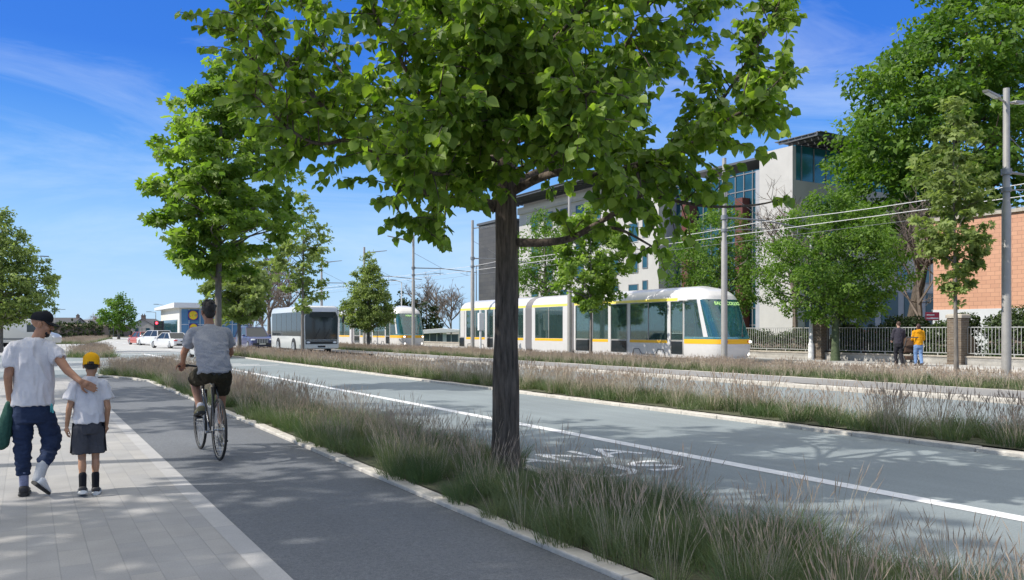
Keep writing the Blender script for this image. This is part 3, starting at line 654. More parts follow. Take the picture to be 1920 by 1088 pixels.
bare_tree(G(1492, 48), 11, 3.2, 51, 'bare twiggy tree against the end wall of the pale office block', thick=.8)
bare_tree(G(1722, 47.5), 9, 3.2, 52, 'bare twiggy tree left of the orange brick building', thick=.9)
for i, (px, Z, h, r, lab) in enumerate([(752, 118, 7.2, 2.2, 'dark conifer behind the front of the far tram'), (776, 125, 6.6, 1.8, 'narrow dark conifer beside the pole left of the shelter'), (800, 112, 6.4, 2.6, 'dark olive tree behind the white shelter')]):
    make_tree(PZ(px, Z), lab, [(.4, r*.8), (1.5, r), (h*.5, r*.75), (h*.8, r*.4), (h, .1)], .16, 60+i, leaf=.4, nclump=90, per=30, crad=.6, lm=M_LEAF5, limbs=8, name='conifer')
# ------------------------------------------------------------------ poles, wires, lamps, fence
M_STEEL = mat('galvanised steel', (.34, .325, .30), .5, .15, var=.12, vs=3)
M_DSTEEL = mat('dark grey metal', (.10, .105, .11), .5, .3)
M_WHITE = mat('white painted metal', (.72, .72, .71), .5, var=.06)
M_WIRE = mat('pale overhead wire', (.62, .62, .62), .5)
M_DWIRE = mat('grey span tube', (.22, .23, .24), .5, .3)
M_LENS = mat('lamp lens', (.75, .77, .8), .2)
def cyl(b, x, y, z0, z1, r0, r1=None, n=14): return b.tube([(x, y, z0), (x, y, z1)], [r0, r1 or r0], n)
POLE_S = []
for i, (px, lab, side) in enumerate([(1887, 'tall steel tram pole nearest the camera at the right, with lamp arms on both sides', 2), (1358, 'steel tram pole standing in front of the nose of the near tram', 0), (1068, 'steel tram pole mostly hidden by the leaves of the large tree', 0),
        (886, 'steel tram pole by the tail of the near tram', 1), (775, 'steel tram pole in front of the nose of the far tram', -1), (683, 'steel tram pole behind the cone shaped tree', 1), (603, 'steel tram pole rising above the roof of the bus', 1)]):
    s, Z = AT(px, 25.6); POLE_S.append(s)
    t = thing('tram_pole', (25.6, s, 0), lab, 'pole', 0, 'tram poles along the track')
    b = MB(); b.lathe([(.17, 0), (.17, .06), (.135, .07), (.128, 5.4), (.10, 5.5), (.09, 9.0), (0, 9.02)], n=16); b.build('shaft', M_STEEL, t, smooth=True)
    b = MB(); b.box(-.22, .22, -.22, .22, 0, .03)
    for q in ((-.17, -.17), (.17, -.17), (.17, .17), (-.17, .17)): cyl(b, q[0], q[1], .03, .07, .022, n=6)
    b.build('base_plate', M_DSTEEL, t)
    b = MB(); b.tube([(.1, 0, 6.45), (2.4, 0, 6.5), (5.6, 0, 6.3)], [.042, .036, .03], 8); b.tube([(.1, 0, 5.9), (2.6, 0, 6.15)], .02, 6)
    b.tube([(.08, 0, 7.6), (2.4, 0, 6.55)], .012, 6); b.lathe([(.15, 6.36), (.15, 6.54)], n=12, cap=True); b.lathe([(.145, 5.84), (.145, 5.96)], n=12, cap=True)
    for dx in (2.3, 4.7): b.tube([(dx, 0, 6.5 if dx < 3 else 6.36), (dx, 0, 6.05)], .014, 6); b.tube([(dx-.6, 0, 6.2), (dx+.1, 0, 6.02)], .012, 6)
    b.build('bracket_arm', M_DWIRE, t, smooth=True)
    for sg in ((1, -1) if side == 2 else (side,) if side else ()):
        b = MB(); hz = 8.55 if side == 2 else 8.45
        b.tube([(0, 0, hz), (sg*.5, 0, hz+.10)], .035, 8)
        e_ = 1.15 if side == 2 else 2.1; b.prism([(.45*sg, hz+.05), (e_*sg, hz+.16+(e_-1.15)*.16), ((e_+.05)*sg, hz+.22+(e_-1.15)*.16), (.45*sg, hz+.14)], 'y', -.09, .09)
        o = b.build('lamp_arm', M_STEEL, t, bevel=.012)
        b = MB(); b.prism([(.6*sg, hz+.068), (1.1*sg, hz+.146), (1.1*sg, hz+.138), (.6*sg, hz+.056)], 'y', -.07, .07); b.build('lamp_lens', M_LENS, o)
def wire(name, lab, pts, r, m, group=None):
    b = MB(); b.tube(pts, r, 6); return tag(b.build(name, m, smooth=True), lab, 'wire', group)
SW = [POLE_S[0]-24, POLE_S[0]-12]+POLE_S+[POLE_S[-1]+12, POLE_S[-1]+24]
wire('contact_wire', 'straight pale contact wire over the near tram track', [(27.9, s, 6.0) for s in SW], .013, M_WIRE)
pts = []
for a, c in zip(SW, SW[1:]): pts += [(27.9, a+(c-a)*k/6, 6.42-.10*math.sin(PI*k/6)) for k in range(6)]
wire('carrier_wire', 'upper pale carrier wire sagging between the tram poles', pts+[(27.9, SW[-1], 6.42)], .013, M_WIRE)
wire('contact_wire', 'faint grey contact wire over the farther tram track', [(30.3, s, 6.02) for s in SW], .008, M_DWIRE)
def lamp_post(loc, h, arm, lab, m=None, group=None, r=.07, double=False, rz=0, s=1):
    t = thing('street_lamp', loc, lab, 'street lamp', rz, group, s); m = m or M_STEEL
    b = MB(); b.lathe([(r*1.5, 0), (r*1.5, .9), (r, 1.0), (r*.65, h), (0, h+.01)], n=10); b.build('post', m, t, smooth=True)
    b = MB()
    for sg in ((1, -1) if double else (1,)):
        b.tube([(0, 0, h-.05), (sg*arm*.5, 0, h+.08), (sg*arm, 0, h+.12)], r*.5, 6)
    b.build('arm', m, t, smooth=True)
    for sg in ((1, -1) if double else (1,)):
        c = MB(); c.box(sg*arm-.45, sg*arm+.45, -.14, .14, h+.06, h+.16); c.build('lamp_head', M_DSTEEL, t, bevel=.03)
    return t
for i, (Z, lab) in enumerate([(91, 'tall lamp whose arm shows highest beside the left edge tree'), (131, 'second highest of the lamp arms beside the left edge tree'), (158, 'third of the stacked lamp arms beside the left edge tree'), (187, 'fourth of the stacked lamp arms beside the left edge tree'), (235, 'lowest of the stacked lamp arms beside the left edge tree')]):
    s = Z*(CT + .602*ST); lamp_post((.05+.002*i, s, 0), 10.0, 1.7, lab, M_DSTEEL, 'lamps down the left side of the road', .08)
lamp_post(PZ(90, 190), 6.8, 1.3, 'thin grey lamp post seen just above the black cap', None, 'small far lamps', .08)
lamp_post(PZ(103, 170), 6.0, 1.5, 'short grey lamp post right of the black cap', None, 'small far lamps', .08)
lamp_post(PZ(170, 230), 5.6, .5, 'slim mast among the far houses at the left', None, 'small far lamps', .08)
lamp_post(PZ(292, 150), 5.0, 1.2, 'grey lamp post above the red traffic light', None, 'small far lamps', .08, rz=PI*.9)
lamp_post(PZ(306, 150), 6.4, 1.2, 'grey lamp post against the corner of the shop', None, 'small far lamps', .07, rz=PI*.95)
lamp_post(PZ(753, 84), 6.7, 1.5, 'white lamp post behind the far tram', M_WHITE, None, .08, rz=PI+TH)
lamp_post(PZ(893, 96), 9.4, .9, 'thin dark lamp post in front of the dark tower', M_DSTEEL, None, .07, rz=TH*.6)
lamp_post(G(1521, 34.3), 6.4, .8, 'pale post standing on the far pavement left of the brick pillar', M_WHITE, None, .10, rz=1.2)
t = thing('signal_post', P(901, 668, 50).xy.to_3d(), 'slim pale post with a white cabinet near the tail of the near tram', 'post')
b = MB(); cyl(b, 0, 0, 0, 2.9, .07); b.build('post', M_WHITE, t, smooth=True)
b = MB(); b.box(-.16, .2, -.12, .12, 1.6, 2.7); b.build('cabinet', M_WHITE, t, bevel=.03)
# traffic lights at the far junction
M_RED = mat('red lamp lit', (.5, .02, .02), .3, emit=(1, .03, .05), es=4); M_OFF = mat('dark lens', (.03, .05, .03), .3); M_BLK = mat('black casing', (.02, .02, .022), .5)
for px, lab, lit in ((294, 'black traffic light showing red above the white cars', True), (302, 'unlit dark traffic light beside the red one', False)):
    x, y, _ = PZ(px, 96); t = thing('traffic_light', (x, y, 0), lab, 'traffic light', -TH*.6)
    b = MB(); cyl(b, 0, .14, 0, 2.7, .055); b.build('post', M_DSTEEL, t, smooth=True)
    b = MB(); b.box(-.32, .32, -.1, .1, 1.55, 2.75); hd = b.build('signal_head', M_BLK, t, bevel=.05)
    for k in range(3):
        b = MB(); b.lathe([(0, -.125), (.13, -.118), (.14, -.102)], (0, 0, 2.5-.35*k), 'y', 14); b.build('lens', M_RED if lit and k == 0 else M_OFF, hd)
# boundary: low wall, brick pillars, railings, hedge
M_BRK = brickmat('brown brick', (.17, .125, .085), (.11, .08, .055), (.22, .2, .17), .23, .075, .008, .9, plane='wall', var=.25, vscale=6)
M_CAP = mat('weathered coping stone', (.40, .36, .30), .9, var=.25, vs=6, bump=.4)
M_RAILING = mat('pale railing paint', (.36, .365, .35), .5, .2, var=.1)
b = MB(); b.box(34.72, 35.0, -30, 120, .1, .42); o = tag(b.build('boundary_wall', mat('render plinth', (.42, .40, .36), .9, var=.2, vs=2)), 'long low pale wall under the railings', 'wall')
b = MB(); b.box(34.68, 35.04, -30, 120, .423, .50); b.build('coping', M_CAP, o, bevel=.01)
PS = [AT(1797, 34.75)[0], AT(1538, 34.75)[0]]
sp = PS[1]-PS[0]; PILL = [PS[0]-2*sp, PS[0]-sp, PS[0], PS[1], PS[1]+sp, PS[1]+2*sp, PS[1]+3*sp, PS[1]+4*sp]
pl = None
labs = {2: 'brick gate pillar behind the slender maple at the right', 3: 'brick pillar between the near tram nose and the mossy trunk'}
for i, s in enumerate(PILL):
    lab = labs.get(i, 'brown brick pillar in the line of railings hidden behind the tram' if i > 3 else 'brown brick pillar of the railings beyond the right edge of the photo')
    if i in (0, 1, 6, 7): continue
    if pl is None:
        pl = thing('brick_pillar', (34.72, s, .12), lab, 'pillar', 0, 'brick pillars of the railings')
        b = MB(); b.box(-.31, .31, -.31, .31, 0, 2.02); b.build('shaft', M_BRK, pl)
        b = MB(); b.loft([[(x*.36, y*.36, z) for x, y in ((-1, -1), (1, -1), (1, 1), (-1, 1))] for z in (2.022, 2.14)]+[[(x*.3, y*.3, 2.2) for x, y in ((-1, -1), (1, -1), (1, 1), (-1, 1))]]); b.build('cap', M_CAP, pl, bevel=.01)
    else: dup(pl, loc=(34.72, s, .12), label=lab)
fl = {2: 'pale railings between the two brick pillars, behind the walking couple', 1: 'pale railings right of the last brick pillar, in front of the brick building', 3: 'pale railings left of the first brick pillar, beside the near tram'}
fr = None
for i in (1, 2, 3, 4, 5, 6):
    a = PILL[i]+.34; ln = sp-.68; lab = fl.get(i, 'pale railings hidden behind the near tram')
    if fr is None:
        fr = thing('railing_fence', (34.86, a, .5), lab, 'fence', 0, 'railing panels on the low wall')
        b = MB(); b.box(-.02, .02, 0, ln, .09, .13); b.box(-.02, .02, 0, ln, 1.22, 1.26); b.build('rails', M_RAILING, fr)
        b = MB(); n = int(ln/.145)
        for k in range(n+1): y = k*ln/n; b.box(-.009, .009, y-.010, y+.010, .132, 1.216 if k % 1 == 0 else 1.3)
        b.build('bars', M_RAILING, fr)
        for k in range(5): b = MB(); y = (k+.5)*ln/5; b.box(-.025, .025, y-.025, y+.025, 0, .09); b.build('foot', M_RAILING, fr)
    else: dup(fr, loc=(34.86, a, .5), label=lab)
def hedge(lab, d0, d1, s0, s1, h, n, seed, leaf=.13, m=None):
    rng = np.random.default_rng(seed); t = thing('hedge', ((d0+d1)/2, (s0+s1)/2, .1), lab, 'hedge'); w = (d1-d0)/2; l_ = (s1-s0)/2
    b = MB(); b.tube([(0, -l_*.97, h*.42), (0, 0, h*.44), (0, l_*.97, h*.42)], [w*.7, w*.78, w*.7], 8); o = b.build('stems', M_TWIG, t)
    u = rng.uniform(-1, 1, n); v = rng.uniform(0, PI, n); r = rng.uniform(.78, 1.06, n)*(1+.12*np.sin(u*l_*2.1)+.07*np.sin(u*l_*5.3+1))
    pos = np.stack([np.sign(np.cos(v))*np.abs(np.cos(v))**.5*w*r, u*l_, np.abs(np.sin(v))**.6*h*r*np.where(np.sin(v) > .5, 1, rng.uniform(.1, 1, n))], -1)
    nr = norm(np.stack([np.cos(v), rng.normal(0, .5, n), np.sin(v)+.3], -1)+rng.normal(0, .45, (n, 3))); dr = norm(rng.normal(0, 1, (n, 3))+np.array([0, 0, .3]))
    leaves('foliage', pos, dr, nr, leaf, 'diamond', m or M_LEAF3, rng, t); return t
M_HEDGE = mat('hedge leaf', (.018, .042, .010), .4, attr=(.085, .125, .035), trans=.2, tcol=(1.2, 1.4, .5), spec=.5)
q1, q2 = PILL[2], PILL[3]
hedge('tall dark hedge behind the railings at the right edge', 35.4, 37.0, q1-10, q1-.6, 2.05, 26000, 71, .15, M_HEDGE)
hedge('dark glossy hedge behind the railings and the walking couple', 35.4, 36.9, q1+.2, q1+5.0, 1.85, 17000, 72, .15, M_HEDGE)
hedge('clipped hedge behind the railings right of the mossy trunk', 35.5, 36.7, q1+5.4, q2-.3, 1.6, 9000, 73, .14, M_HEDGE)
hedge('lower hedge behind the railings beside the near tram', 35.4, 36.7, q2+.3, q2+9, 1.35, 9000, 74, .14, M_HEDGE)
t = thing('notice_board', (38, AT(1748, 38)[0], .1), 'small red and white notice board on a post left of the orange brick building', 'sign', -.5)
b = MB(); cyl(b, 0, .03, 0, 2.5, .04); b.build('post', M_STEEL, t)
b = MB(); b.box(-.35, .35, -.02, .015, 2.0, 2.4); bd = b.build('board', mat('sign red', (.45, .04, .07), .5), t, bevel=.01)
b = MB(); b.box(-.3, .3, -.026, -.0203, 2.07, 2.13); b.box(-.3, .1, -.026, -.0203, 2.24, 2.29); b.build('stripe', M_WHITE, bd)

# ------------------------------------------------------------------ buildings
M_WALL = mat('pale render', (.47, .455, .435), .85, var=.07, vs=.6, bump=.15, bs=8)
M_WALLSHADE = mat('shade toned render', (.33, .34, .37), .7, var=.08, vs=.8)  # greyer copy of the pale render, shade put into the colour
M_GLASS = mat('office glass', (.02, .09, .13), .06, .35, var=.3, vs=.5, spec=.8)
M_TEAL = mat('teal glazing', (.02, .17, .23), .12, .2, var=.25, vs=.4, spec=.7)
M_FRAME = mat('window frame grey', (.20, .20, .21), .5)
M_MAROON = mat('maroon panel', (.11, .03, .022), .6, var=.1)
M_SLAT = mat('canopy slat', (.12, .125, .13), .5, .4)
M_DTOWER = brickmat('dark slate cladding', (.055, .055, .058), (.075, .073, .07), (.03, .03, .03), 1.4, .5, .012, .6, plane='wall', var=.2, vscale=.5)
M_TEALP = mat('dark teal panel', (.015, .06, .085), .4, var=.2, vs=.7)
def S52(px, d=52): return AT(px, d)[0]
ob = thing('office_block', (52, S52(1486), 0), 'large pale office block with blue glass bays and slatted roof canopies behind the trees', 'building')
O52 = Vector((52, S52(1486), 0))
def wpart(fn, name, m, parent=None, **k):
    bb = MB(); fn(bb); bb.v = [tuple(Vector(p)-O52) for p in bb.v]; return bb.build(name, m, parent or ob, **k)
c0, c1 = S52(1486), S52(1424); r1 = S52(1262); p0, p1 = S52(1235), S52(1203); e1 = S52(966)
HT = 16.3
wpart(lambda b: (b.box(52, 54.5, c0+.0, c1, 0, 13.6), b.box(52, 54.5, c0+.4, c1, 13.603, HT), b.box(52, 52.4, c0, c0+.397, 13.603, HT), b.box(54.5, 82, c0+.004, c0+.4, 5.2, 13.6), b.box(52, 53.0, p0, p1, 0, HT-.4), b.box(53.0, 56.5, p0+.01, p1, 0, HT-.4), b.box(52.6, 66, p1, e1, 0, HT+.2), b.box(54.5, 70, c0+.5, p0, 0, 15.2)), 'wall', M_WALL)
wpart(lambda b: (b.box(53.4, 54.48, c1+.01, S52(1395), 0, HT-1), b.box(54.6, 82, c0-.02, c0-.003, 0, 5.2)), 'shade_toned_wall', M_WALLSHADE)  # grey colour stands in for shade on the set-back wall
wpart(lambda b: b.box(53.02, 56.5, p0-.06, p0, 0, HT-.4), 'pier_return', M_WALLSHADE)  # pier side turned from the sun, its shade painted in grey
n0 = 54.42
cw = wpart(lambda b: b.box(n0-.2, n0-.0, S52(1395)+.03, r1+2.2, .5, 15.6), 'curtain_wall', M_GLASS)
def mull(b):
    a, z = S52(1395)+.03, r1+2.2
    for k in range(12): y = a+(z-a)*k/11; b.box(n0-.28, n0-.203, y-.04, y+.04, .5, 15.6)
    for k in range(11): h = .6+k*1.48; b.box(n0-.26, n0-.203, a, z, h-.04, h+.04)
wpart(mull, 'mullions', M_FRAME, cw)
wpart(lambda b: (b.box(53.3, 54.2, S52(1392, 53.3), S52(1378, 53.3), 0, 13.2), b.box(53.0, 54.2, r1-.9, r1-.1, 0, 13.5)), 'maroon_panel', M_MAROON)
def canopy_street(b, s0, s1, z, d0=49.6, d1=53.5):
    n = int((s1-s0)/.9)
    for k in range(n+1): y = s0+(s1-s0)*k/n; b.box(d0, d1, y-.06, y+.06, z+.02, z+.2)
    for k in range(8): x = d0+(d1-d0)*k/7; b.box(x-.24, x+.24, s0, s1, z+.205, z+.26)
    b.box(d0-.1, d0, s0, s1, z, z+.3)
wpart(lambda b: canopy_street(b, p1+.5, e1+1.5, HT+1.0), 'roof_canopy', M_SLAT)
wpart(lambda b: (b.box(52.3, 52.6, p1+.02, e1, HT-.3, HT+.5), b.box(52.9, 64, p1+1, e1-.5, HT+.2, HT+1.0)), 'parapet', M_WALL)
def canopy_end(b):
    for k in range(16): x = 52.2+17.8*k/15; b.box(x-.06, x+.06, c0-2.3, c0+1.5, HT+.35, HT+.55)
    for k in range(7): y = c0-2.3+3.8*k/6; b.box(52.0, 70.2, y-.28, y+.28, HT+.56, HT+.62)
    b.box(51.9, 70.3, c0-2.42, c0-2.32, HT+.3, HT+.62)
wpart(canopy_end, 'roof_canopy', M_SLAT)
wpart(lambda b: b.box(52.42, 69.8, c0+.05, c0+.3, 13.62, HT+.1), 'clerestory', M_TEAL)
wpart(lambda b: [b.box(53.1+i*1.5-.05, 53.1+i*1.5+.05, c0+.0, c0+.048, 13.62, HT) for i in range(12)], 'clerestory_mullions', M_FRAME)
wpart(lambda b: b.box(54, 70, c0+.5, c0+14, HT+.1, HT+.3), 'roof', M_DSTEEL)
def wwin(d, s0, s1, z0, z1, m=M_GLASS):          # street-facing window
    f = wpart(lambda b: (b.box(d-.06, d, s0, s1, z0, z0+.08), b.box(d-.06, d, s0, s1, z1-.08, z1), b.box(d-.06, d, s0, s0+.08, z0+.08, z1-.08), b.box(d-.06, d, s1-.08, s1, z0+.08, z1-.08)), 'window', M_FRAME)
    wpart(lambda b: b.box(d-.03, d-.004, s0+.08, s1-.08, z0+.08, z1-.08), 'pane', m, f)
def ewin(s, d0, d1, z0, z1, m=M_GLASS):
    f = wpart(lambda b: (b.box(d0, d1, s-.06, s-.003, z0, z0+.08), b.box(d0, d1, s-.06, s-.003, z1-.08, z1), b.box(d0, d0+.08, s-.06, s-.003, z0+.08, z1-.08), b.box(d1-.08, d1, s-.06, s-.003, z0+.08, z1-.08)), 'window', M_FRAME)
    wpart(lambda b: b.box(d0+.08, d1-.08, s-.03, s-.005, z0+.08, z1-.08), 'pane', m, f)
for fl_ in range(5):
    for k in range(7):
        y = p1+1.2+k*(e1-p1-2.5)/7; wwin(52.597, y, y+1.5, 1.2+fl_*3.1, 3.2+fl_*3.1)
    wwin(51.997, (p0+p1)/2+.3, (p0+p1)/2+1.1, 1.6+fl_*3.05, 3.5+fl_*3.05)
for fl_ in range(3):
    for k in range(7): ewin(c0, 55.5+k*3.4, 57.1+k*3.4, 5.9+fl_*2.6, 7.4+fl_*2.6)
wpart(lambda b: [b.box(53.5+i*3.3, 55.9+i*3.3, c0-.06, c0-.022, .3, 5.0) for i in range(8)], 'ground_floor_glazing', M_TEALP)
def apart(fn, name, m, parent, org): bb = MB(); fn(bb); bb.v = [tuple(Vector(p)-org) for p in bb.v]; return bb.build(name, m, parent)
# dark tower slab
sa, sb = S52(934), S52(900)
t = thing('dark_tower', (52, sa, 0), 'dark slate clad slab tower left of the pale office block', 'building'); O_ = Vector((52, sa, 0))
sb2 = sb
apart(lambda b: b.box(51.8, 66, sa-2, sb2, 0, 15.6), 'wall', M_DTOWER, t, O_)
apart(lambda b: b.box(51.6, 66.2, sa-2.2, sb2+.2, 15.603, 15.9), 'roof', M_DSTEEL, t, O_)
# orange brick building
M_ORANGE = brickmat('orange brick tile', (.58, .315, .20), (.52, .275, .175), (.33, .18, .12), .46, .23, .011, .85, plane='wall', var=.10, offset=.5, vscale=.8)
t = thing('brick_building', (45, 25, 0), 'orange brick building with a pale grey base at the right edge', 'building'); O_ = Vector((45, AT(1750, 45)[0], 0))
t.location = O_
se = O_.y
apart(lambda b: b.box(45, 60, -12, se, 2.8, 7.9), 'wall', M_ORANGE, t, O_)
apart(lambda b: b.box(44.93, 60.07, -12.1, se+.07, 0, 2.797), 'base_wall', mat('pale base render', (.55, .56, .57), .85, var=.08, vs=.7), t, O_)
apart(lambda b: b.box(44.85, 60.15, -12.2, se+.15, 7.903, 8.1), 'coping', M_CAP, t, O_)
apart(lambda b: b.box(44.9, 44.997, se-9.5, se-8.2, 5.35, 5.6), 'vent', M_DSTEEL, t, O_)
apart(lambda b: b.box(44.86, 44.927, se-6, se-4.2, 1.3, 2.1), 'faded_panel', mat('faded pink panel', (.55, .36, .36), .7), t, O_)
apart(lambda b: b.prism([(se-8.6, 8.1), (-12, 8.1), (-12, 10.6), (se-14, 10.6)], 'x', 46, 59), 'roof', mat('brown tiles', (.12, .07, .05), .8, var=.2), t, O_)
# supermarket at the far junction
O_ = Vector((21.2, 139, 0))
t = thing('supermarket', O_, 'supermarket with a blue glazed front carrying two round yellow signs', 'building')
M_CREAM = mat('cream cladding', (.68, .66, .60), .7, var=.05, vs=.4); M_BLUEG = mat('blue shop glazing', (.10, .24, .42), .25, .1, var=.25, vs=.5)
apart(lambda b: b.box(21.2, 33, 139, 160, 0, 5.3), 'wall', M_CREAM, t, O_)
apart(lambda b: b.prism([(137.8, 5.3), (161, 5.3), (161, 5.75), (137.8, 6.1)], 'x', 20.2, 34), 'roof', mat('roof edge white', (.72, .72, .72), .5), t, O_)
apart(lambda b: b.box(21.5, 32.6, 138.9, 138.997, .5, 5.1), 'shop_front', M_BLUEG, t, O_)
apart(lambda b: [b.box(22.6+i*1.7, 22.68+i*1.7, 138.85, 138.897, .5, 5.1) for i in range(6)]+[b.box(21.5, 32.6, 138.85, 138.897, 2.55, 2.63)], 'shop_front_frame', M_WHITE, t, O_)
apart(lambda b: b.box(21.12, 21.197, 141, 157, .4, 3.4), 'side_glazing', M_GLASS, t, O_)
M_SY = mat('sign yellow', (.80, .60, .02), .5); M_SB = mat('sign blue', (.01, .05, .25), .5); M_SR = mat('sign red bright', (.70, .03, .03), .5)
def disc_y(b, cx, y, cz, r, n=28): b.lathe([(0, y), (r, y), (r, y+.02)], (cx, 0, cz), 'y', n)
for cx, cz, w, kind in ((23.25, 4.1, .78, 0), (23.3, 2.1, .66, 1)):
    sg = apart(lambda b: b.box(cx-w, cx+w, 138.70, 138.845, cz-w, cz+w), 'sign_panel', M_SB, t, O_)
    apart(lambda b: b.lathe([(0, 138.68), (w*.94, 138.68), (w*.94, 138.697)], (cx, 0, cz), 'y', 28), 'ring', M_SR, sg, O_)
    apart(lambda b: b.lathe([(0, 138.66), (w*.86, 138.66), (w*.86, 138.677)], (cx, 0, cz), 'y', 28), 'disc', M_SY, sg, O_)
    if kind == 0:
        me = text_mesh('lettering', 'L   dl', w*.85, .004); xform(me, Matrix.Translation(Vector((cx, 138.65, cz))-O_) @ Matrix.Rotation(PI/2, 4, 'X')); link('lettering', me, M_SB, sg)
        me = text_mesh('lettering_red', 'i', w*.85, .004); xform(me, Matrix.Translation(Vector((cx-w*.12, 138.65, cz))-O_) @ Matrix.Rotation(PI/2, 4, 'X') @ Matrix.Rotation(-.35, 4, 'Z')); link('lettering_red', me, M_SR, sg)
    else: apart(lambda b: b.box(cx-w*.7, cx+w*.7, 138.64, 138.655, cz-.12, cz+.1), 'red_band', M_SR, sg, O_)
# gable house, far houses, shelter
def house(loc, w, l, eave, apex, lab, rz=0, wallc=(.36, .34, .31), roofc=(.12, .115, .115), chim=True, name='house'):
    t = thing(name, loc, lab, 'house', rz)
    b = MB(); b.prism([(-w/2, 0), (w/2, 0), (w/2, eave), (0, apex), (-w/2, eave)], 'y', 0, l); b.build('wall', mat('house render %.2f' % wallc[0], wallc, .9, var=.12, vs=1.5), t)
    b = MB()
    k = (apex-eave)/(w/2)
    for sg in (-1, 1): b.prism([(0, apex+.02), (sg*(w/2+.35), eave-.35*k+.02), (sg*(w/2+.35), eave-.35*k+.22), (0, apex+.24)], 'y', -.3, l+.3)
    rf = b.build('roof', mat('house slate %.2f' % roofc[0], roofc, .8, var=.25, vs=3), t)
    if chim:
        b = MB(); b.box(-.55, .55, .4, 1.2, apex-.4, apex+1.1); b.box(-.62, .62, .33, 1.27, apex+1.1, apex+1.22)
        for q in (-.3, .3): cyl(b, q, .8, apex+1.22, apex+1.65, .14, n=8)
        b.build('chimney', mat('chimney brick', (.16, .12, .10), .9), rf)
    for q in (-w*.22, w*.22):
        b = MB(); b.box(q-.5, q+.5, -.05, -.003, eave*.35, eave*.8); b.build('window', M_GLASS, t)
    return t
house(PZ(267, 240), 7.4, 10, 2.9, 5.0, 'grey gable ended house with a chimney at the far end of the road', -TH*.9)
house(PZ(150, 300), 11, 10, 3.6, 6.2, 'dark roofed house with chimneys on the far left skyline', 1.0, (.20, .19, .18), (.06, .06, .065))
house(PZ(180, 330), 9, 10, 3.4, 6.0, 'smaller grey house beside the dark roofed house at the far left', .4, (.30, .29, .29), (.10, .10, .11))
house(PZ(205, 380), 14, 12, 3.8, 5.6, 'long pale roofed house behind the lone round tree', 1.3, (.42, .42, .42), (.30, .31, .33), False)
hedge('long dark scrubby hedge below the far left houses', *(lambda a: (a[0]-2.5, a[0]+2.5, a[1]-14, a[1]+14))(PZ(148, 210)), 3.0, 3500, 75, .7, M_LEAF5).rotation_euler.z = .9
hedge('ragged dark bushes behind the silver van', *(lambda a: (a[0]-2, a[0]+2, a[1]-8, a[1]+8))(PZ(118, 150)), 2.6, 2200, 76, .6, M_LEAF5).rotation_euler.z = 1.1
bare_tree(PZ(186, 240), 7.0, 6, 55, 'pale bare tree by the far left houses', None, mat('pale twigs', (.38, .35, .33), .9), thick=1.4)
bare_tree(PZ(176, 232), 5.6, 5, 56, 'low pale bare bush by the far left houses', None, mat('pale twigs', (.38, .35, .33), .9), thick=1.4)
t = thing('mesh_fence', PZ(205, 205), 'dark post fence below the lone round tree', 'fence', -TH*.3)
b = MB()
for k in range(10): b.box(k*.95-.06, k*.95+.06, -.05, .05, 0, 2.4)
b.build('posts', M_DSTEEL, t)
b = MB(); b.box(0, 8.6, .06, .09, 1.95, 2.05); b.box(0, 8.6, .06, .09, .4, .5); b.build('rails', M_DSTEEL, t)
x, y, _ = PZ(828, 88)
t = thing('shelter', (x, y, 0), 'low white roofed glazed shelter between the two trams', 'shelter', -TH)
b = MB(); b.prism([(-2.4, 1.62), (-2.2, 1.22), (2.2, 1.46), (2.4, 1.7), (0, 1.84)], 'y', -1.5, 2.5); b.build('roof', M_WHITE, t, bevel=.03)
b = MB(); b.box(-2.0, 1.9, -.8, -.76, .15, 1.2); b.build('glazing', mat('shelter glass', (.10, .14, .16), .1, spec=.6), t)
b = MB()
for k in range(6): b.box(-2+k*.78-.04, -2+k*.78+.04, -.86, -.81, 0, 1.22)
b.box(.2, .62, -.95, -.87, 0, 1.3); b.build('frame', M_WHITE, t)
# ------------------------------------------------------------------ vehicles
def glassmat(name, tint, refl=.16, rough=.03, body=None, bf=.0):
    m = bpy.data.materials.new(name); m.use_nodes = True; t = m.node_tree; t.nodes.remove(t.nodes['Principled BSDF']); l = t.links.new
    tr = t.nodes.new('ShaderNodeBsdfTransparent'); tr.inputs['Color'].default_value = tuple(tint)+(1,)
    gl = t.nodes.new('ShaderNodeBsdfGlossy'); gl.inputs['Roughness'].default_value = rough
    fr = t.nodes.new('ShaderNodeLayerWeight'); fr.inputs['Blend'].default_value = .35
    mr = t.nodes.new('ShaderNodeMapRange'); mr.inputs[3].default_value = refl; mr.inputs[4].default_value = .85; l(fr.outputs['Fresnel'], mr.inputs[0])
    ms = t.nodes.new('ShaderNodeMixShader'); l(mr.outputs[0], ms.inputs['Fac']); l(tr.outputs[0], ms.inputs[1]); l(gl.outputs[0], ms.inputs[2]); l(ms.outputs[0], t.nodes['Material Output'].inputs['Surface'])
    if body:                               # a tinted interlayer
        df = t.nodes.new('ShaderNodeBsdfDiffuse'); df.inputs['Color'].default_value = tuple(body)+(1,)
        m2 = t.nodes.new('ShaderNodeMixShader'); m2.inputs['Fac'].default_value = bf; l(tr.outputs[0], m2.inputs[1]); l(df.outputs[0], m2.inputs[2]); l(m2.outputs[0], ms.inputs[1])
    return m
M_TGLASS = glassmat('tram tinted glass', (.58, .80, .76), .10, .03, (.25, .45, .42), .10); M_TSCREEN = glassmat('tram windscreen glass', (.32, .80, .84), .14, .03, (.10, .40, .44), .2)
M_TBODY = mat('tram pale silver paint', (.66, .64, .62), .32, .1, var=.03, coat=.4); M_TBELT = mat('tram amber band', (.85, .46, .015), .4, coat=.3); M_TYEL = mat('tram yellow band', (.86, .72, .10), .4, coat=.3)
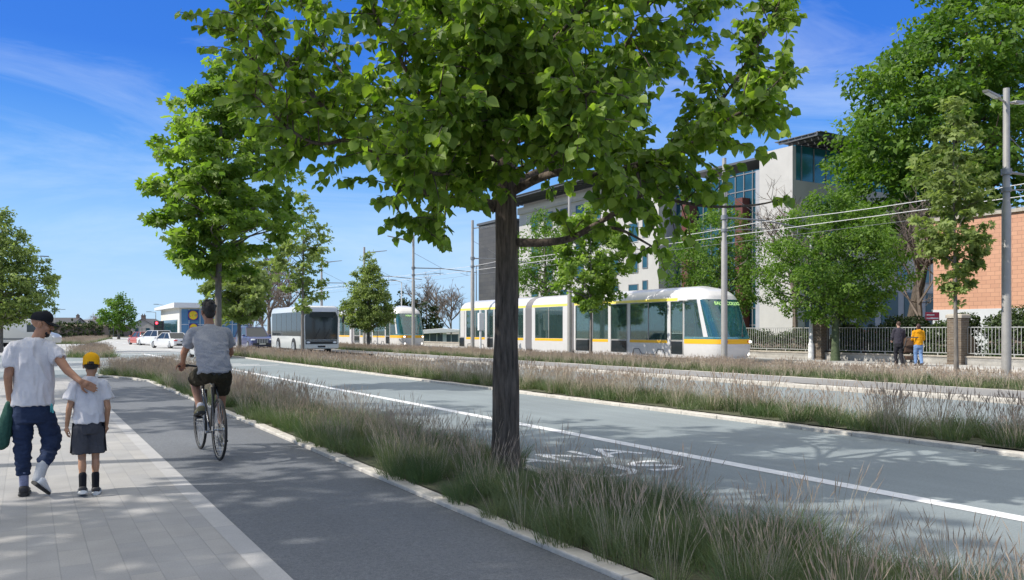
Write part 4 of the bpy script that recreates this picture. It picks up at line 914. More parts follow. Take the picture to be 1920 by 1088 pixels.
M_BELLOW = mat('gangway rubber', (.22, .21, .215), .75); M_SEAM = mat('panel seam', (.12, .12, .12), .7); M_TSEAT = mat('tram seats teal', (.03, .22, .21), .8); M_TINT = mat('tram interior', (.60, .66, .64), .8)
M_POLEY = mat('grab pole', (.60, .52, .12), .4); M_HEAD = mat('headlamp lit', (.9, .9, .85), .2, emit=(1, .93, .82), es=1.2); M_TAILR = mat('tail lamp red', (.55, .03, .02), .3); M_DISP = mat('display letters', (.35, .6, .2), .4, emit=(.55, .9, .3), es=.35)
M_DESK = mat('cab desk', (.05, .055, .06), .7); M_TYRE = mat('tyre rubber', (.022, .022, .024), .85); M_RIM = mat('alloy rim', (.45, .46, .47), .35, .7); M_VGLASS = mat('vehicle dark glass', (.02, .027, .032), .05, spec=.7); M_PLATE = mat('number plate', (.45, .45, .42), .6)
HWP = [(.30, 1.19), (.55, 1.24), (1.15, 1.25), (2.98, 1.235), (3.15, 1.20), (3.35, 1.10), (3.55, .88), (3.68, .55), (3.74, .2), (3.75, .0)]
def hw(z): return float(np.interp(z, [p[0] for p in HWP], [p[1] for p in HWP]))
def yf(z): return float(np.interp(z, [.3, .5, .8, 1.2, 1.3, 3.0, 3.25, 3.45, 3.6, 3.7, 3.75], [.16, .05, .0, .05, .09, .84, 1.0, 1.25, 1.6, 2.05, 2.25]))
NB = 2.25                                   # the nose shell ends here
def nose(a, z, off=0):
    n = 4.4; c, s = math.cos(a), math.sin(a)
    x = -math.copysign(abs(c)**(2/n), c)*hw(z); y = yf(z)+(NB-yf(z))*(1-abs(s)**(2/n))
    return Vector((x*(1+off/1.25), y-off*max(0, s), z))
def lspan(a, b, n): return [a+(b-a)*i/(n-1) for i in range(n)]
def make_tram(loc, label, dest):
    t = thing('tram', loc, label, 'tram', 0, 'trams on the near track')
    Y = lambda px: AT(px, 26.7)[0]-26.0
    A = [PI/2-PI/2*math.copysign(abs(k)**.6, k) for k in lspan(1, -1, 61)]
    # nose shell: apron and roof cap
    b = MB(); b.grid(lambda a, z: nose(a, z), A, [.3, .4, .5, .65, .8, .95, 1.1, 1.2, 1.3]); b.build('nose_apron', M_TBODY, t, smooth=50)
    b = MB(); b.grid(lambda a, z: nose(a, z), A, [3.06, 3.12, 3.18, 3.25, 3.3, 3.35, 3.4, 3.45, 3.5, 3.55, 3.6, 3.65, 3.7, 3.74, 3.75]); b.build('nose_roof', M_TBODY, t, smooth=60)
    zs = lspan(1.302, 3.058, 14)
    for a0, a1 in ((.30, .46), (PI-.46, PI-.30)): b = MB(); b.grid(lambda a, z: nose(a, z, .012), lspan(a0, a1, 5), zs); b.build('windscreen_pillar', M_TBODY, t, smooth=60)
    b = MB(); b.grid(lambda a, z: nose(a, z), lspan(.46, PI-.46, 25), zs); ws = b.build('windscreen', M_TSCREEN, t, smooth=60)
    b = MB(); b.bar((.35, .16, 1.36), (.75, .48, 2.3), .025); b.bar((.33, .10, 1.3), (.36, .17, 1.4), .06); b.v = [(x, y-.04, z) for x, y, z in b.v]; b.build('wiper', M_BLK, ws)
    for sg in (0, 1): b = MB(); f = (lambda a: a) if not sg else (lambda a: PI-a); b.grid(lambda a, z: nose(f(a), z), lspan(.0, .30, 7), zs); b.build('cab_side_window', M_TGLASS, t, smooth=60)
    b = MB(); b.grid(lambda a, z: nose(a, z, .008), A, [.98, 1.03, 1.08, 1.13, 1.2]); b.build('amber_band', M_TBELT, t, smooth=60)
    b = MB(); b.grid(lambda a, z: nose(a, z, .006), A, [1.202, 1.25, 1.296]); b.build('windscreen_sill', M_TSCREEN, t, smooth=60)
    for x in (-.86, .86):
        o = MB(); o.ell((x*.97, .09, 1.08), (.095, .06, .06)); o.build('headlight', M_HEAD, t, smooth=True)
        o = MB(); o.ell((x*.9, .12, .50), (.07, .05, .07)); o.build('fog_light', M_HEAD, t, smooth=True)
        o = MB(); o.ell((x*.78, .09, 1.08), (.09, .05, .07)); o.build('marker_light', M_TAILR, t, smooth=True)
    b = MB(); b.box(-.8, .8, .35, .9, 1.2, 1.42); b.ell((0, 1.5, 1.75), (.26, .16, .42)); b.box(-.3, .3, 1.2, 1.7, 1.1, 1.3); b.build('driver_desk', M_DESK, t)
    b = MB(); b.box(-.95, .95, .84, .88, 2.68, 3.02); bd = b.build('display_panel', mat('display black', (.012, .02, .022), .3), t); bd.location.y = .10
    me = text_mesh('destination', dest, .24, .004); xs = [v.co.x for v in me.vertices]; k = min(1.0, 1.66/(max(xs)-min(xs)))
    ph = math.atan2(.75, 1.7)
    xform(me, Matrix.Translation((0, yf(2.86)-.055, 2.86)) @ Matrix.Rotation(PI/2-ph, 4, 'X') @ Matrix.Diagonal((k, 1, 1, 1))); link('destination', me, M_DISP, t)
    b = MB(); b.tube([(-1.22, 2.6, 3.05), (-1.42, 2.2, 3.05), (-1.45, 1.8, 3.02)], [.05, .06, .045], 8); b.build('mirror_camera', M_TBODY, t, smooth=True)
    # modules
    def ring(y, z0, z1, n, ww=1):
        zz = [z for z, _ in HWP if z0 < z < z1]; L_ = [z0]+zz+[z1]
        return [(-hw(z)*ww, y, z) for z in L_]+[(hw(z)*ww, y, z) for z in L_[::-1]]
    mods = [(NB, Y(1076)), (Y(1064), Y(997)), (Y(985), 25.2)]
    for k, (a, c) in enumerate(mods):
        b = MB(); b.loft([ring(a, .3, 1.14, 0), ring(c, .3, 1.14, 0)]); b.loft([ring(a, 3.0, 3.75, 0), ring(c, 3.0, 3.75, 0)])
        if k == 2:
            b.box(-1.24, 1.24, c-.5, c, 1.145, 2.995)
        o = b.build('body_shell', M_TBODY, t, smooth=40)
        for sg in (-1, 1):
            b = MB(); b.prism([(sg*1.225, 3.03), (sg*1.242, 3.03), (sg*1.217, 3.14), (sg*1.203, 3.165), (sg*1.19, 3.14)], 'y', a+(.5 if k == 0 else .02), c-.02); b.build('yellow_band', M_TYEL, t)
        b = MB()
        for y in lspan(a, c, max(3, int((c-a)/1.7)))[1:-1]: b.loft([[(x*1.002, y+e_, z+.002) for x, _, z in ring(0, 3.2, 3.75, 0)] for e_ in (-.008, .008)], cap=False)
        b.build('roof_seams', M_SEAM, o)
        b = MB(); b.box(-1.15, 1.15, a, c, 1.142, 1.16); b.box(-1.1, 1.1, a, c, 2.95, 2.995); b.build('interior_floor', M_TINT, t)
        b = MB()
        y = a+.5
        while y < c-.5:
            for x in (-.75, .75): b.box(x-.4, x+.4, y, y+.45, 1.17, 1.35); b.box(x-.4, x+.4, y+.42, y+.5, 1.35, 1.95)
            y += 1.35
        b.build('seats', M_TSEAT, t, bevel=.02)
        b = MB()
        for y in lspan(a+.4, c-.4, max(2, int((c-a)/1.1))):
            for x in (-.95, .95): b.tube([(x, y, 1.16), (x, y, 2.95)], .02, 6)
        b.build('grab_poles', M_POLEY, t)
    for a, c in ((mods[0][1], mods[1][0]), (mods[1][1], mods[2][0])):
        b = MB(); n = 9; b.loft([ring(a+(c-a)*i/n, .45, 3.66, 0, .985 if i % 2 else .94) for i in range(n+1)], cap=False); b.build('gangway', M_BELLOW, t)
    # side: pillars, windows (w) and doors (d), both sides
    items = [('d', 1281, 1257), ('w', 1251, 1181), ('d', 1176, 1145), ('w', 1140, 1111), ('d', 1108, 1079), ('w', 1055, 1003), ('w', 981, 971), ('d', 968, 949), ('w', 946, 927), ('d', 925, 913), ('w', 909, 874), ('d', 871, 861)]
    ends = [[NB]+[0], [0], [0]]
    edges = sorted([(Y(q[1]), Y(q[2]), q[0]) for q in items])
    for sg in (-1, 1):
        X = lambda x: sg*x
        def slab(b, y0, y1, z0, z1, x0=1.20, x1=1.243): b.box(min(X(x0), X(x1)), max(X(x0), X(x1)), y0, y1, z0, z1)
        b = MB()
        for a, c in mods:
            cur = a
            for y0, y1, kd in [e_ for e_ in edges if a <= e_[0] and e_[1] <= c]:
                if y0 > cur: b = MB(); slab(b, cur, y0, 1.142, 2.998); b.build('window_pillar', M_TBODY, t)
                cur = y1
            if c > cur: b = MB(); slab(b, cur, c, 1.142, 2.998); b.build('window_pillar', M_TBODY, t)
        for y0, y1, kd in edges:
            wide = (y1-y0) > 1.5
            if kd == 'd':
                b = MB(); slab(b, y0+.02, y1-.02, 1.15, 2.97, 1.215, 1.225); d_ = b.build('door', M_TGLASS, t)
                b = MB(); slab(b, y0+.06, y1-.06, .48, 1.08, 1.252, 1.258); b.build('lower_glass', M_VGLASS, d_)
                b = MB(); slab(b, y0, y0+.03, .36, 2.98, 1.252, 1.262); slab(b, y1-.03, y1, .36, 2.98, 1.252, 1.262); slab(b, y0+.03, y1-.03, 1.10, 1.15, 1.252, 1.262)
                if wide: m_ = (y0+y1)/2; slab(b, m_-.06, m_-.01, .36, 2.98, 1.252, 1.264); slab(b, m_+.01, m_+.06, .36, 2.98, 1.252, 1.264)
                b.build('door_frame', M_SEAM if wide else M_STEEL, d_)
            else:
                b = MB(); slab(b, y0, y1, 1.14, 2.99, 1.215, 1.225); w_ = b.build('window', M_TGLASS, t)
                b = MB(); slab(b, y0, y1, .99, 1.13, 1.252, 1.257); b.build('amber_band', M_TBELT, t)
                if wide: b = MB(); m_ = (y0+y1)/2; slab(b, m_-.025, m_+.025, 1.14, 2.99, 1.226, 1.235); b.build('mullion', M_STEEL, w_)
        b = MB()                             # bogie cover seams
        for c in ((Y(1251)+Y(1181))/2, (Y(909)+Y(874))/2):
            P_ = [(-1.25, .32), (-1.15, .66), (-.75, .68), (-.55, .42), (.5, .42), (.7, .68), (1.1, .66), (1.2, .32)]
            for p, q in zip(P_, P_[1:]): b.bar((X(1.245), c+p[0], p[1]), (X(1.245), c+q[0], q[1]), .035, .03)
        b.build('bogie_cover_seam', M_SEAM, t)
    for yy in ((Y(1251)+Y(1181))/2, (Y(909)+Y(874))/2, (mods[1][0]+mods[1][1])/2):
        for e_ in (-.8, .8):
            for x in (-.72, .72): b = MB(); b.lathe([(0, x-.05), (.29, x-.05), (.29, x+.05), (0, x+.05)], (0, yy+e_, .31), 'x', 16); b.build('wheel', M_DSTEEL, t)
    return t
make_tram((27.95, 26.0, .0), 'long silver tram with amber and yellow bands nearest the camera, nose behind a pole', 'BALLINCOLLIG')
make_tram((27.95, 62.0, .0), 'second silver tram far down the track, its nose behind a pole left of the shelter', 'MAHON')

def wheel(b_parent, x, y, r, w=.22, rim=.66, side=1):
    b = MB(); b.lathe([(r*.6, -w/2), (r*.92, -w/2), (r, -w*.3), (r, w*.3), (r*.92, w/2), (r*.6, w/2)], (x, y, r), 'x', 22, cap=True); wo = b.build('wheel', M_TYRE, b_parent, smooth=True)
    b = MB(); o = side*(w/2+.006); b.lathe([(0, o), (r*rim, o), (r*rim, o-side*.05)], (x, y, r), 'x', 20)
    for k in range(5):
        a = k*2*PI/5; b.bar((x+o+side*.008, y+math.cos(a)*r*.08, r+math.sin(a)*r*.08), (x+o+side*.008, y+math.cos(a)*r*rim*.95, r+math.sin(a)*r*rim*.95), .02, r*.16)
    b.build('rim', M_RIM, wo, smooth=True)
def make_bus(loc):
    t = thing('bus', loc, 'modern silver bus with a big dark windscreen coming down the road past the slim maple', 'bus')
    M_BUS = mat('bus silver paint', (.62, .62, .60), .3, .15, coat=.5)
    L_, H, Wd = 8.4, 3.3, 1.25
    def ring(y, k=1.0, lo=.32, hi=H, cr=.28):
        p = []
        for sx in (-1, 1):
            q = [(sx*Wd*k, lo+.06), (sx*Wd*k, 1.2), (sx*Wd*k, hi-cr)]+[(sx*(Wd*k-cr+cr*math.cos(a)), hi-cr+cr*math.sin(a)) for a in (PI/6, PI/3, PI/2)]
            q = [(sx*(Wd*k-.05), lo)]+q
            p += q if sx == 1 else q[::-1]
        p = p[len(p)//2:]+p[:len(p)//2]
        return [(x, y, z) for x, z in p]
    b = MB(); b.loft([ring(0, .95, .4, H-.22), ring(.05, .985, .36, H-.10), ring(.25, 1, .33, H), ring(L_-.3, 1), ring(L_, .97, .36, H-.12)]); b.build('body', M_BUS, t, smooth=40)
    b = MB(); b.prism([(-1.12, .98), (1.12, .98), (1.14, 2.55), (.98, 2.88), (-.98, 2.88), (-1.14, 2.55)], 'y', -.035, .0); w_ = b.build('windscreen', M_VGLASS, t, bevel=.02)
    b = MB(); b.box(-.85, .85, -.042, -.037, 2.52, 2.8); b.build('display', mat('display black', (.012, .02, .022), .3), w_)
    b = MB(); b.bar((-.5, -.05, 1.0), (-.1, -.05, 1.75), .02); b.bar((.2, -.05, 1.0), (.6, -.05, 1.75), .02); b.build('wiper', M_BLK, w_)
    b = MB(); b.box(-1.1, 1.1, -.03, .0, .68, .94); b.build('front_grille', M_BLK, t, bevel=.02)
    b = MB(); b.box(-1.1, 1.1, -.04, -.031, .86, .885); b.build('chrome_strip', M_RIM, t)
    for x in (-.92, .92): b = MB(); b.ell((x, -.02, .79), (.14, .04, .07)); b.build('headlight', M_LENS, t, smooth=True)
    b = MB(); b.box(-.26, .26, -.03, -.005, .46, .57); b.build('number_plate', M_BLK, t)
    for sg in (-1, 1):
        b = MB(); b.box(sg*Wd-.02 if sg < 0 else Wd+.003, -Wd-.003 if sg < 0 else Wd+.02, .22, L_-.4, 1.22, 2.88); w_ = b.build('side_glazing', M_VGLASS, t, bevel=.008)
        b = MB()
        for k in range(1, 6): y = .22+k*(L_-.62)/6; b.box(sg*(Wd+.024)-.003, sg*(Wd+.024)+.003, y-.02, y+.02, 1.24, 2.86)
        b.build('glazing_joints', M_SEAM, w_)
        b = MB()
        for y in (1.25, 4.2): b.box(sg*(Wd+.012)-.008, sg*(Wd+.012)+.008, y, y+1.15, .42, 2.72)
        if sg > 0: b.build('door', M_VGLASS, t)
        for y in (2.3, 6.3):
            b = MB(); b.lathe([(0, sg*1.255-.004), (.58, sg*1.255-.004), (.58, sg*1.255+.004), (0, sg*1.255+.004)], (0, y, .5), 'x', 22); b.build('wheel_arch', M_BLK, t)
            wheel(t, sg*1.16, y, .48, .26, side=sg)
        b = MB(); b.tube([(sg*1.05, .1, 3.0), (sg*1.4, -.25, 2.95), (sg*1.42, -.3, 2.6)], .03, 6); b.ell((sg*1.42, -.3, 2.35), (.09, .05, .24)); b.build('mirror', M_BLK, t, smooth=True)
    return t
make_bus((17.2, 53.4, 0))

def car(loc, rz, col, label, L_=4.4, Wd=1.8, H=1.45, kind='sedan', group=None, clear=.2, s=1, name='car'):
    t = thing(name, loc, label, 'car' if kind != 'suv' else 'four wheel drive', rz, group, s)
    paint = mat('car paint %.2f %.2f %.2f' % col, col, .3, .2, coat=.8)
    h = L_/2; w = Wd/2; belt = H*.62 if kind != 'suv' else H*.60
    def ring(y, k, zb, zt, sh=.06):
        p = [(-w*k+.03, zb), (-w*k, zb+.1), (-w*k*1.0, (zb+zt)/2), (-w*k*.97, zt-sh), (-w*k*.90, zt), (w*k*.90, zt), (w*k*.97, zt-sh), (w*k, (zb+zt)/2), (w*k, zb+.1), (w*k-.03, zb)]
        return [(x, y, z) for x, z in p]
    hood = belt*.92 if kind != 'suv' else belt*.97
    st = [(-h, .86, clear+.18, belt*.78), (-h+.06, .93, clear+.1, belt*.93), (-h+.3, .985, clear, belt*.99), (-h*.5, 1, clear, belt), (0, 1, clear, belt), (h*.36, 1, clear, belt*.985), (h*.62, .99, clear, hood), (h-.25, .95, clear+.02, hood*.93), (h-.06, .89, clear+.1, hood*.84), (h, .82, clear+.16, hood*.7)]
    b = MB(); b.loft([ring(*q) for q in st]); b.build('body', paint, t, smooth=35)
    r0 = -h+.12 if kind in ('suv', 'hatch') else -h+.75
    r1 = -h+.45 if kind in ('suv', 'hatch') else -h+1.35
    f1, f0 = h*.10, h*.42
    tw = w*.74
    def q4(y, ww, z): return [(-ww, y, z), (ww, y, z)]
    bot = [(-w*.93, r0, belt-.02), (w*.93, r0, belt-.02), (w*.93, f0, belt-.03), (-w*.93, f0, belt-.03)]
    top = [(-tw, r1, H-.04), (tw, r1, H-.04), (tw, f1, H-.04), (-tw, f1, H-.04)]
    b = MB(); b.loft([bot, top]); cab = b.build('cabin_glass', M_VGLASS, t, bevel=.03)
    b = MB(); b.loft([[(x*1.02, y, H-.05) for x, y in ((-tw, r1-.05), (tw, r1-.05), (tw, f1+.05), (-tw, f1+.05))], [(x*.98, y, H-.005) for x, y in ((-tw, r1), (tw, r1), (tw, f1), (-tw, f1))]]); b.build('roof', paint, t, bevel=.025)
    for sx in (-1, 1):
        for (ya, yb, w_) in ((r0, r1, .09), (f0, f1, .08), ((r0+f0)/2-.1, (r1+f1)/2-.1, .06)): b = MB(); b.bar((sx*w*.935, ya, belt-.02), (sx*tw*1.01, yb, H-.04), w_, .05); b.build('pillar', paint, t)
    for sx in (-1, 1):
        for y in (-h+.8, h-.85): wheel(t, sx*(w-.12), y, .33 if kind != 'suv' else .39, .22, side=sx)
        b = MB(); b.ell((sx*w*.74, -h+.07, belt*.80), (.21, .09, .085)); b.build('tail_light', M_TAILR, t, smooth=True)
        b = MB(); b.ell((sx*w*.72, h-.10, hood*.76), (.22, .10, .085)); b.build('headlight', M_LENS, t, smooth=True)
        b = MB(); b.ell((sx*(w+.12), f0-.15, belt+.06), (.12, .07, .09)); b.build('mirror', paint, t, smooth=True)
    b = MB(); b.box(-.28, .28, -h-.015, -h+.03, belt*.64, belt*.64+.12); b.build('rear_plate', M_DSTEEL if kind == 'sedan' else M_PLATE, t)
    b = MB(); b.box(-w*.7, w*.7, -h-.01, -h+.1, clear+.1, clear+.24); b.build('rear_bumper', M_BLK, t, bevel=.02)
    g0, g1 = hood*.52, hood*.82
    b = MB(); b.box(-w*.48, w*.48, h-.06, h+.012, g0, g1); gl = b.build('grille', M_BLK, t, bevel=.02)
    b = MB()
    for k in range(7): x = -w*.42+k*w*.14; b.box(x-.03, x+.03, h+.012, h+.035, g0+.02, g1-.02)
    b.build('grille_bars', M_RIM, gl)
    b = MB(); b.box(-w*.8, w*.8, h-.1, h+.02, clear+.12, clear+.3); b.build('front_bumper', M_BLK if kind == 'suv' else paint, t, bevel=.03)
    b = MB(); b.box(-.26, .26, h+.022, h+.035, clear+.18, clear+.29); b.build('front_plate', M_PLATE, t)
    if kind == 'suv':
        b = MB()
        for sx in (-1, 1): b.tube([(sx*tw*.9, r1+.1, H+.05), (sx*tw*.9, f1-.1, H+.05)], .025, 6)
        b.build('roof_rail', M_RIM, t)
    return t
WHITE = (.70, .70, .70)
cg = 'cars waiting at the far junction'
x, y, _ = PZ(476, 67); car((x, y, 0), PI+.05, (.05, .055, .14), 'dark blue four wheel drive facing the camera behind the bus', 4.8, 1.95, 1.9, 'suv', clear=.28)
x, y, _ = PZ(320, 73); car((x, y, 0), TH*.62, WHITE, 'white saloon nearest the camera in the queue, with red tail lights', 4.6, 1.85, 1.42, 'sedan', cg)
x, y, _ = PZ(290, 86); car((x, y, 0), TH*.7, WHITE, 'white estate car between the red car and the white saloon', 4.5, 1.85, 1.62, 'hatch', cg)
x, y, _ = PZ(264.5, 91); car((x, y, 0), TH*.45, (.50, .09, .07), 'small red car at the left of the queue', 4.0, 1.72, 1.46, 'hatch', cg)
x, y, _ = PZ(393, 47); car((x, y, 0), .0, WHITE, 'white car on the road mostly hidden behind the cyclist', 4.3, 1.8, 1.42, 'hatch', cg)
x, y, _ = PZ(303, 108); car((x, y, 0), TH*.6, (.16, .18, .22), 'dark car seen between the two white cars', 4.3, 1.8, 1.45, 'sedan', cg)
car((41.5, AT(1600, 41.5)[0], 0.1), .1, (.45, .05, .05), 'red car parked behind the clipped hedge', 4.2, 1.8, 1.5, 'hatch', clear=.25)
# silver van at the left edge
def make_van(loc, rz):
    t = thing('van', loc, 'long pale silver van standing at the left edge behind the man in the cap', 'van', rz)
    m = mat('van silver', (.48, .48, .45), .4, .15, coat=.4)
    prof = [(-3.1, .45), (3.05, .42), (3.1, .95), (2.85, 1.25), (2.15, 1.45), (1.45, 2.45), (1.1, 2.68), (-3.0, 2.72), (-3.1, 2.6)]
    b = MB(); b.loft([[(x*k, y+(0 if abs(x) < 1 else (-.05 if y > 0 else .05)), z-(0 if abs(x) < .96 or z < 2 else .12)) for y, z in prof] for x, k in ((-1.0, 1), (-.93, 1), (.93, 1), (1.0, 1))]); b.build('body', m, t, smooth=35, bevel=.02)
    b = MB(); b.prism([(2.2, 1.44), (1.52, 2.40), (1.49, 2.36), (2.12, 1.44)], 'x', -.88, .88); b.v = [(x, y+.03, z+.03) for x, y, z in b.v]; b.build('windscreen', M_VGLASS, t)
    for sx in (-1, 1):
        b = MB(); b.prism([(1.95, 1.46), (1.5, 2.2), (.75, 2.2), (.75, 1.46)], 'x', sx*1.002, sx*1.008); b.build('side_window', M_VGLASS, t)
        for y in (-2.0, 1.9):
            b = MB(); b.lathe([(0, sx*1.006), (.46, sx*1.006), (.46, sx*1.0)], (0, y, .42), 'x', 20); b.build('wheel_arch', M_BLK, t)
            wheel(t, sx*.92, y, .37, .22, side=sx)
        b = MB(); b.box(sx*1.012-.012, sx*1.012+.012, -1.5, 1.4, .72, .86); b.build('rub_strip', M_DSTEEL, t)
        b = MB(); b.ell((sx*.78, 3.0, .98), (.2, .14, .13)); b.build('headlight', M_LENS, t, smooth=True)
        b = MB(); b.ell((sx*1.12, 1.75, 1.6), (.1, .08, .2)); b.build('mirror', M_BLK, t, smooth=True)
    b = MB()
    for x in (-.7, .7): b.tube([(x, -1.0, 2.78), (x, 1.0, 2.78)], .03, 6)
    for y in (-.9, 0, .9): b.box(-.8, .8, y-.04, y+.04, 2.70, 2.80)
    b.build('roof_rack', M_BLK, t)
x, y, _ = PZ(44, 77); make_van((x, y, 0), -PI/2-TH+.12)
# ------------------------------------------------------------------ people
def fuse(name, b, m, parent, vox=.007, it=5, fn=None, rel=None):
    me = b.mesh(name, fix=False); o = bpy.data.objects.new('tmp', me); COL.objects.link(o)
    md = o.modifiers.new('r', 'REMESH'); md.mode = 'VOXEL'; md.voxel_size = vox
    sm = o.modifiers.new('s', 'SMOOTH'); sm.factor = .5; sm.iterations = it
    dg = bpy.context.evaluated_depsgraph_get(); dg.update()
    me2 = bpy.data.meshes.new_from_object(o.evaluated_get(dg)); bpy.data.objects.remove(o); bpy.data.meshes.remove(me)
    me2.name = name; me2.materials.clear()
    if fn:
        ns = [v.normal.copy() for v in me2.vertices]
        for v, n in zip(me2.vertices, ns): v.co = v.co+n*fn(v.co)
    me2.polygons.foreach_set('use_smooth', [True]*len(me2.polygons))
    return link(name, me2, m, parent, rel)
def skin(name, c): return mat(name, c, .5, var=.10, vs=30, spec=.35)
def cloth(name, c, var=.05, vs=40): return mat(name, c, .9, var=var, vs=vs, bump=.25, bs=300, spec=.2)
def head_geo(b, c, rz, pitch=0, s=1, roll=0):
    h = MB()
    h.ell((0, -.012, .032), (.074, .095, .09)); h.ell((0, .028, -.035), (.061, .064, .088)); h.ell((0, .042, -.082), (.046, .046, .036)); h.ell((0, .074, -.103), (.024, .02, .018))
    h.tube([(0, .088, .012), (0, .104, -.015), (0, .113, -.034)], [.008, .012, .015], 8); h.ell((0, .104, -.036), (.018, .013, .011))
    h.ell((0, .078, .022), (.05, .016, .012))
    for x in (-1, 1):
        h.ell((x*.037, .058, -.035), (.024, .026, .03)); h.ell((x*.075, -.006, -.014), (.011, .021, .032)); h.ell((x*.082, -.012, .002), (.007, .016, .018))
    h.ell((0, .089, -.066), (.024, .012, .007)); h.ell((0, .087, -.078), (.022, .012, .008))
    M = Matrix.Translation(c) @ Matrix.Rotation(rz, 4, 'Z') @ Matrix.Rotation(pitch, 4, 'X') @ Matrix.Rotation(roll, 4, 'Y') @ Matrix.Diagonal((s, s, s, 1))
    b.add([M @ Vector(p) for p in h.v], h.f)
    return M
def hand_geo(b, wr, d, pn, s=1.0, curl=.35, thumb=1, spread=.12):
    """wrist, pointing direction, palm normal (fingers curl towards it); thumb: +1/-1 side"""
    wr, d, pn = Vector(wr), Vector(d).normalized(), Vector(pn); pn = (pn-d*pn.dot(d)).normalized(); sd = d.cross(pn)*thumb
    kn = []
    for i, (o, l_) in enumerate(((.031, .086), (.011, .092), (-.010, .088), (-.029, .078))):
        k = wr+d*l_*s+sd*o*s; kn.append(k); b.cap(wr+d*.012*s+sd*o*.55*s, k, .0155*s, .0115*s, 8)
    b.ell(wr+d*.05*s, (.03*s, .03*s, .03*s), 8, 6)
    for i, (k, ln) in enumerate(zip(kn, (.068, .076, .071, .056))):
        o = (.031, .011, -.010, -.029)[i]; a = curl*(.8+.18*i); p = k; dd = d+sd*o*spread*25*.12
        for j, (f, r) in enumerate(((.46, .0098), (.31, .0088), (.23, .0078))):
            v = (dd.normalized()*math.cos(a)+pn*math.sin(a)); q = p+v*ln*f*s; b.cap(p, q, r*s, (r-.0008)*s, 7); p = q; a += curl*1.15
    p = wr+d*.022*s+sd*.024*s
    for v, l_, r in ((d*.62+sd*.72+pn*.25, .042, .0125), (d*.86+sd*.36+pn*.30, .032, .0105), (d*.95+sd*.1+pn*.3, .026, .009)):
        q = p+v.normalized()*l_*s; b.cap(p, q, r*s, (r-.001)*s, 7); p = q
def limb(b, a, c, ra, rb, bulge=0, bk=.35, back=(0, -1, 0)):
    a, c = Vector(a), Vector(c); b.cap(a, c, ra, rb, 12)
    if bulge:
        m = a.lerp(c, bk)+Vector(back)*bulge*.35; L_ = (c-a).length
        Mr = (c-a).to_track_quat('Z', 'Y').to_matrix(); b.ell(m, (ra*.85+bulge*.3, ra*.85+bulge*.3, L_*.3), 10, 8, Mr)
def shoe(t, heel, toe, mu, ms, w=.046, h=.075, tilt=Vector((0, 0, 1)), rel=None, stripe=None):
    heel, toe = Vector(heel), Vector(toe); d = (toe-heel); L_ = d.length; d.normalize(); sd = d.cross(tilt).normalized(); up = sd.cross(d)
    def rg(f, ww, z0, z1, n=12):
        c = heel+d*L_*f; out = []
        for k in range(n):
            a = 2*PI*k/n; x = math.copysign(abs(math.cos(a))**.7, math.cos(a))*ww; z = (z0+z1)/2+math.copysign(abs(math.sin(a))**.8, math.sin(a))*(z1-z0)/2; out.append(c+sd*x+up*z)
        return out
    prof = [(-.01, w*.55, h*1.0), (.03, w*.82, h*1.15), (.2, w*.9, h*1.25), (.38, w*.86, h*1.05), (.6, w*.98, h*.8), (.8, w*.95, h*.62), (.94, w*.7, h*.48), (1.0, w*.32, h*.36)]
    b = MB(); b.loft([rg(f, ww, .022, z) for f, ww, z in prof]); u = b.build('shoe', mu, t, rel, smooth=70)
    b = MB(); b.loft([rg(f+(-.01 if i == 0 else .012 if i == 7 else 0), ww*1.07+.003, 0, .03+(.008 if f < .2 else 0)) for i, (f, ww, z) in enumerate(prof)]); b.build('sole', ms, u, smooth=60)
    if stripe:
        b = MB()
        for sg in (-1, 1): b.bar(heel+d*L_*.35+sd*sg*w*.9+up*h*.85, heel+d*L_*.55+sd*sg*w*1.0+up*h*.35, .012, .006)
        b.build('stripe', stripe, u)
    return u
def ering(c, rx, ry, n=20, rz=0, lean=0):
    return [Vector((c[0]+rx*math.cos(2*PI*k/n), c[1]+ry*math.sin(2*PI*k/n), c[2]+lean*ry*math.sin(2*PI*k/n))) for k in range(n)]
def folds(amp, fx, fz, seed=0, sub=.45, zlo=None, slant=.6):
    def f(p):
        q = Vector((p.x*fx+p.z*slant*fz*.5+seed*7.3, p.y*fx*.7, p.z*fz)); a = 1-2.4*abs(noise.noise(q)); c = 1-2.4*abs(noise.noise(q*1.9+Vector((3, 1, 2))))
        k = 1 if zlo is None else max(.3, min(1, 1.6-(p.z-zlo[0])/(zlo[1]-zlo[0])*1.3))
        return amp*(a+sub*c-.5)*k
    return f
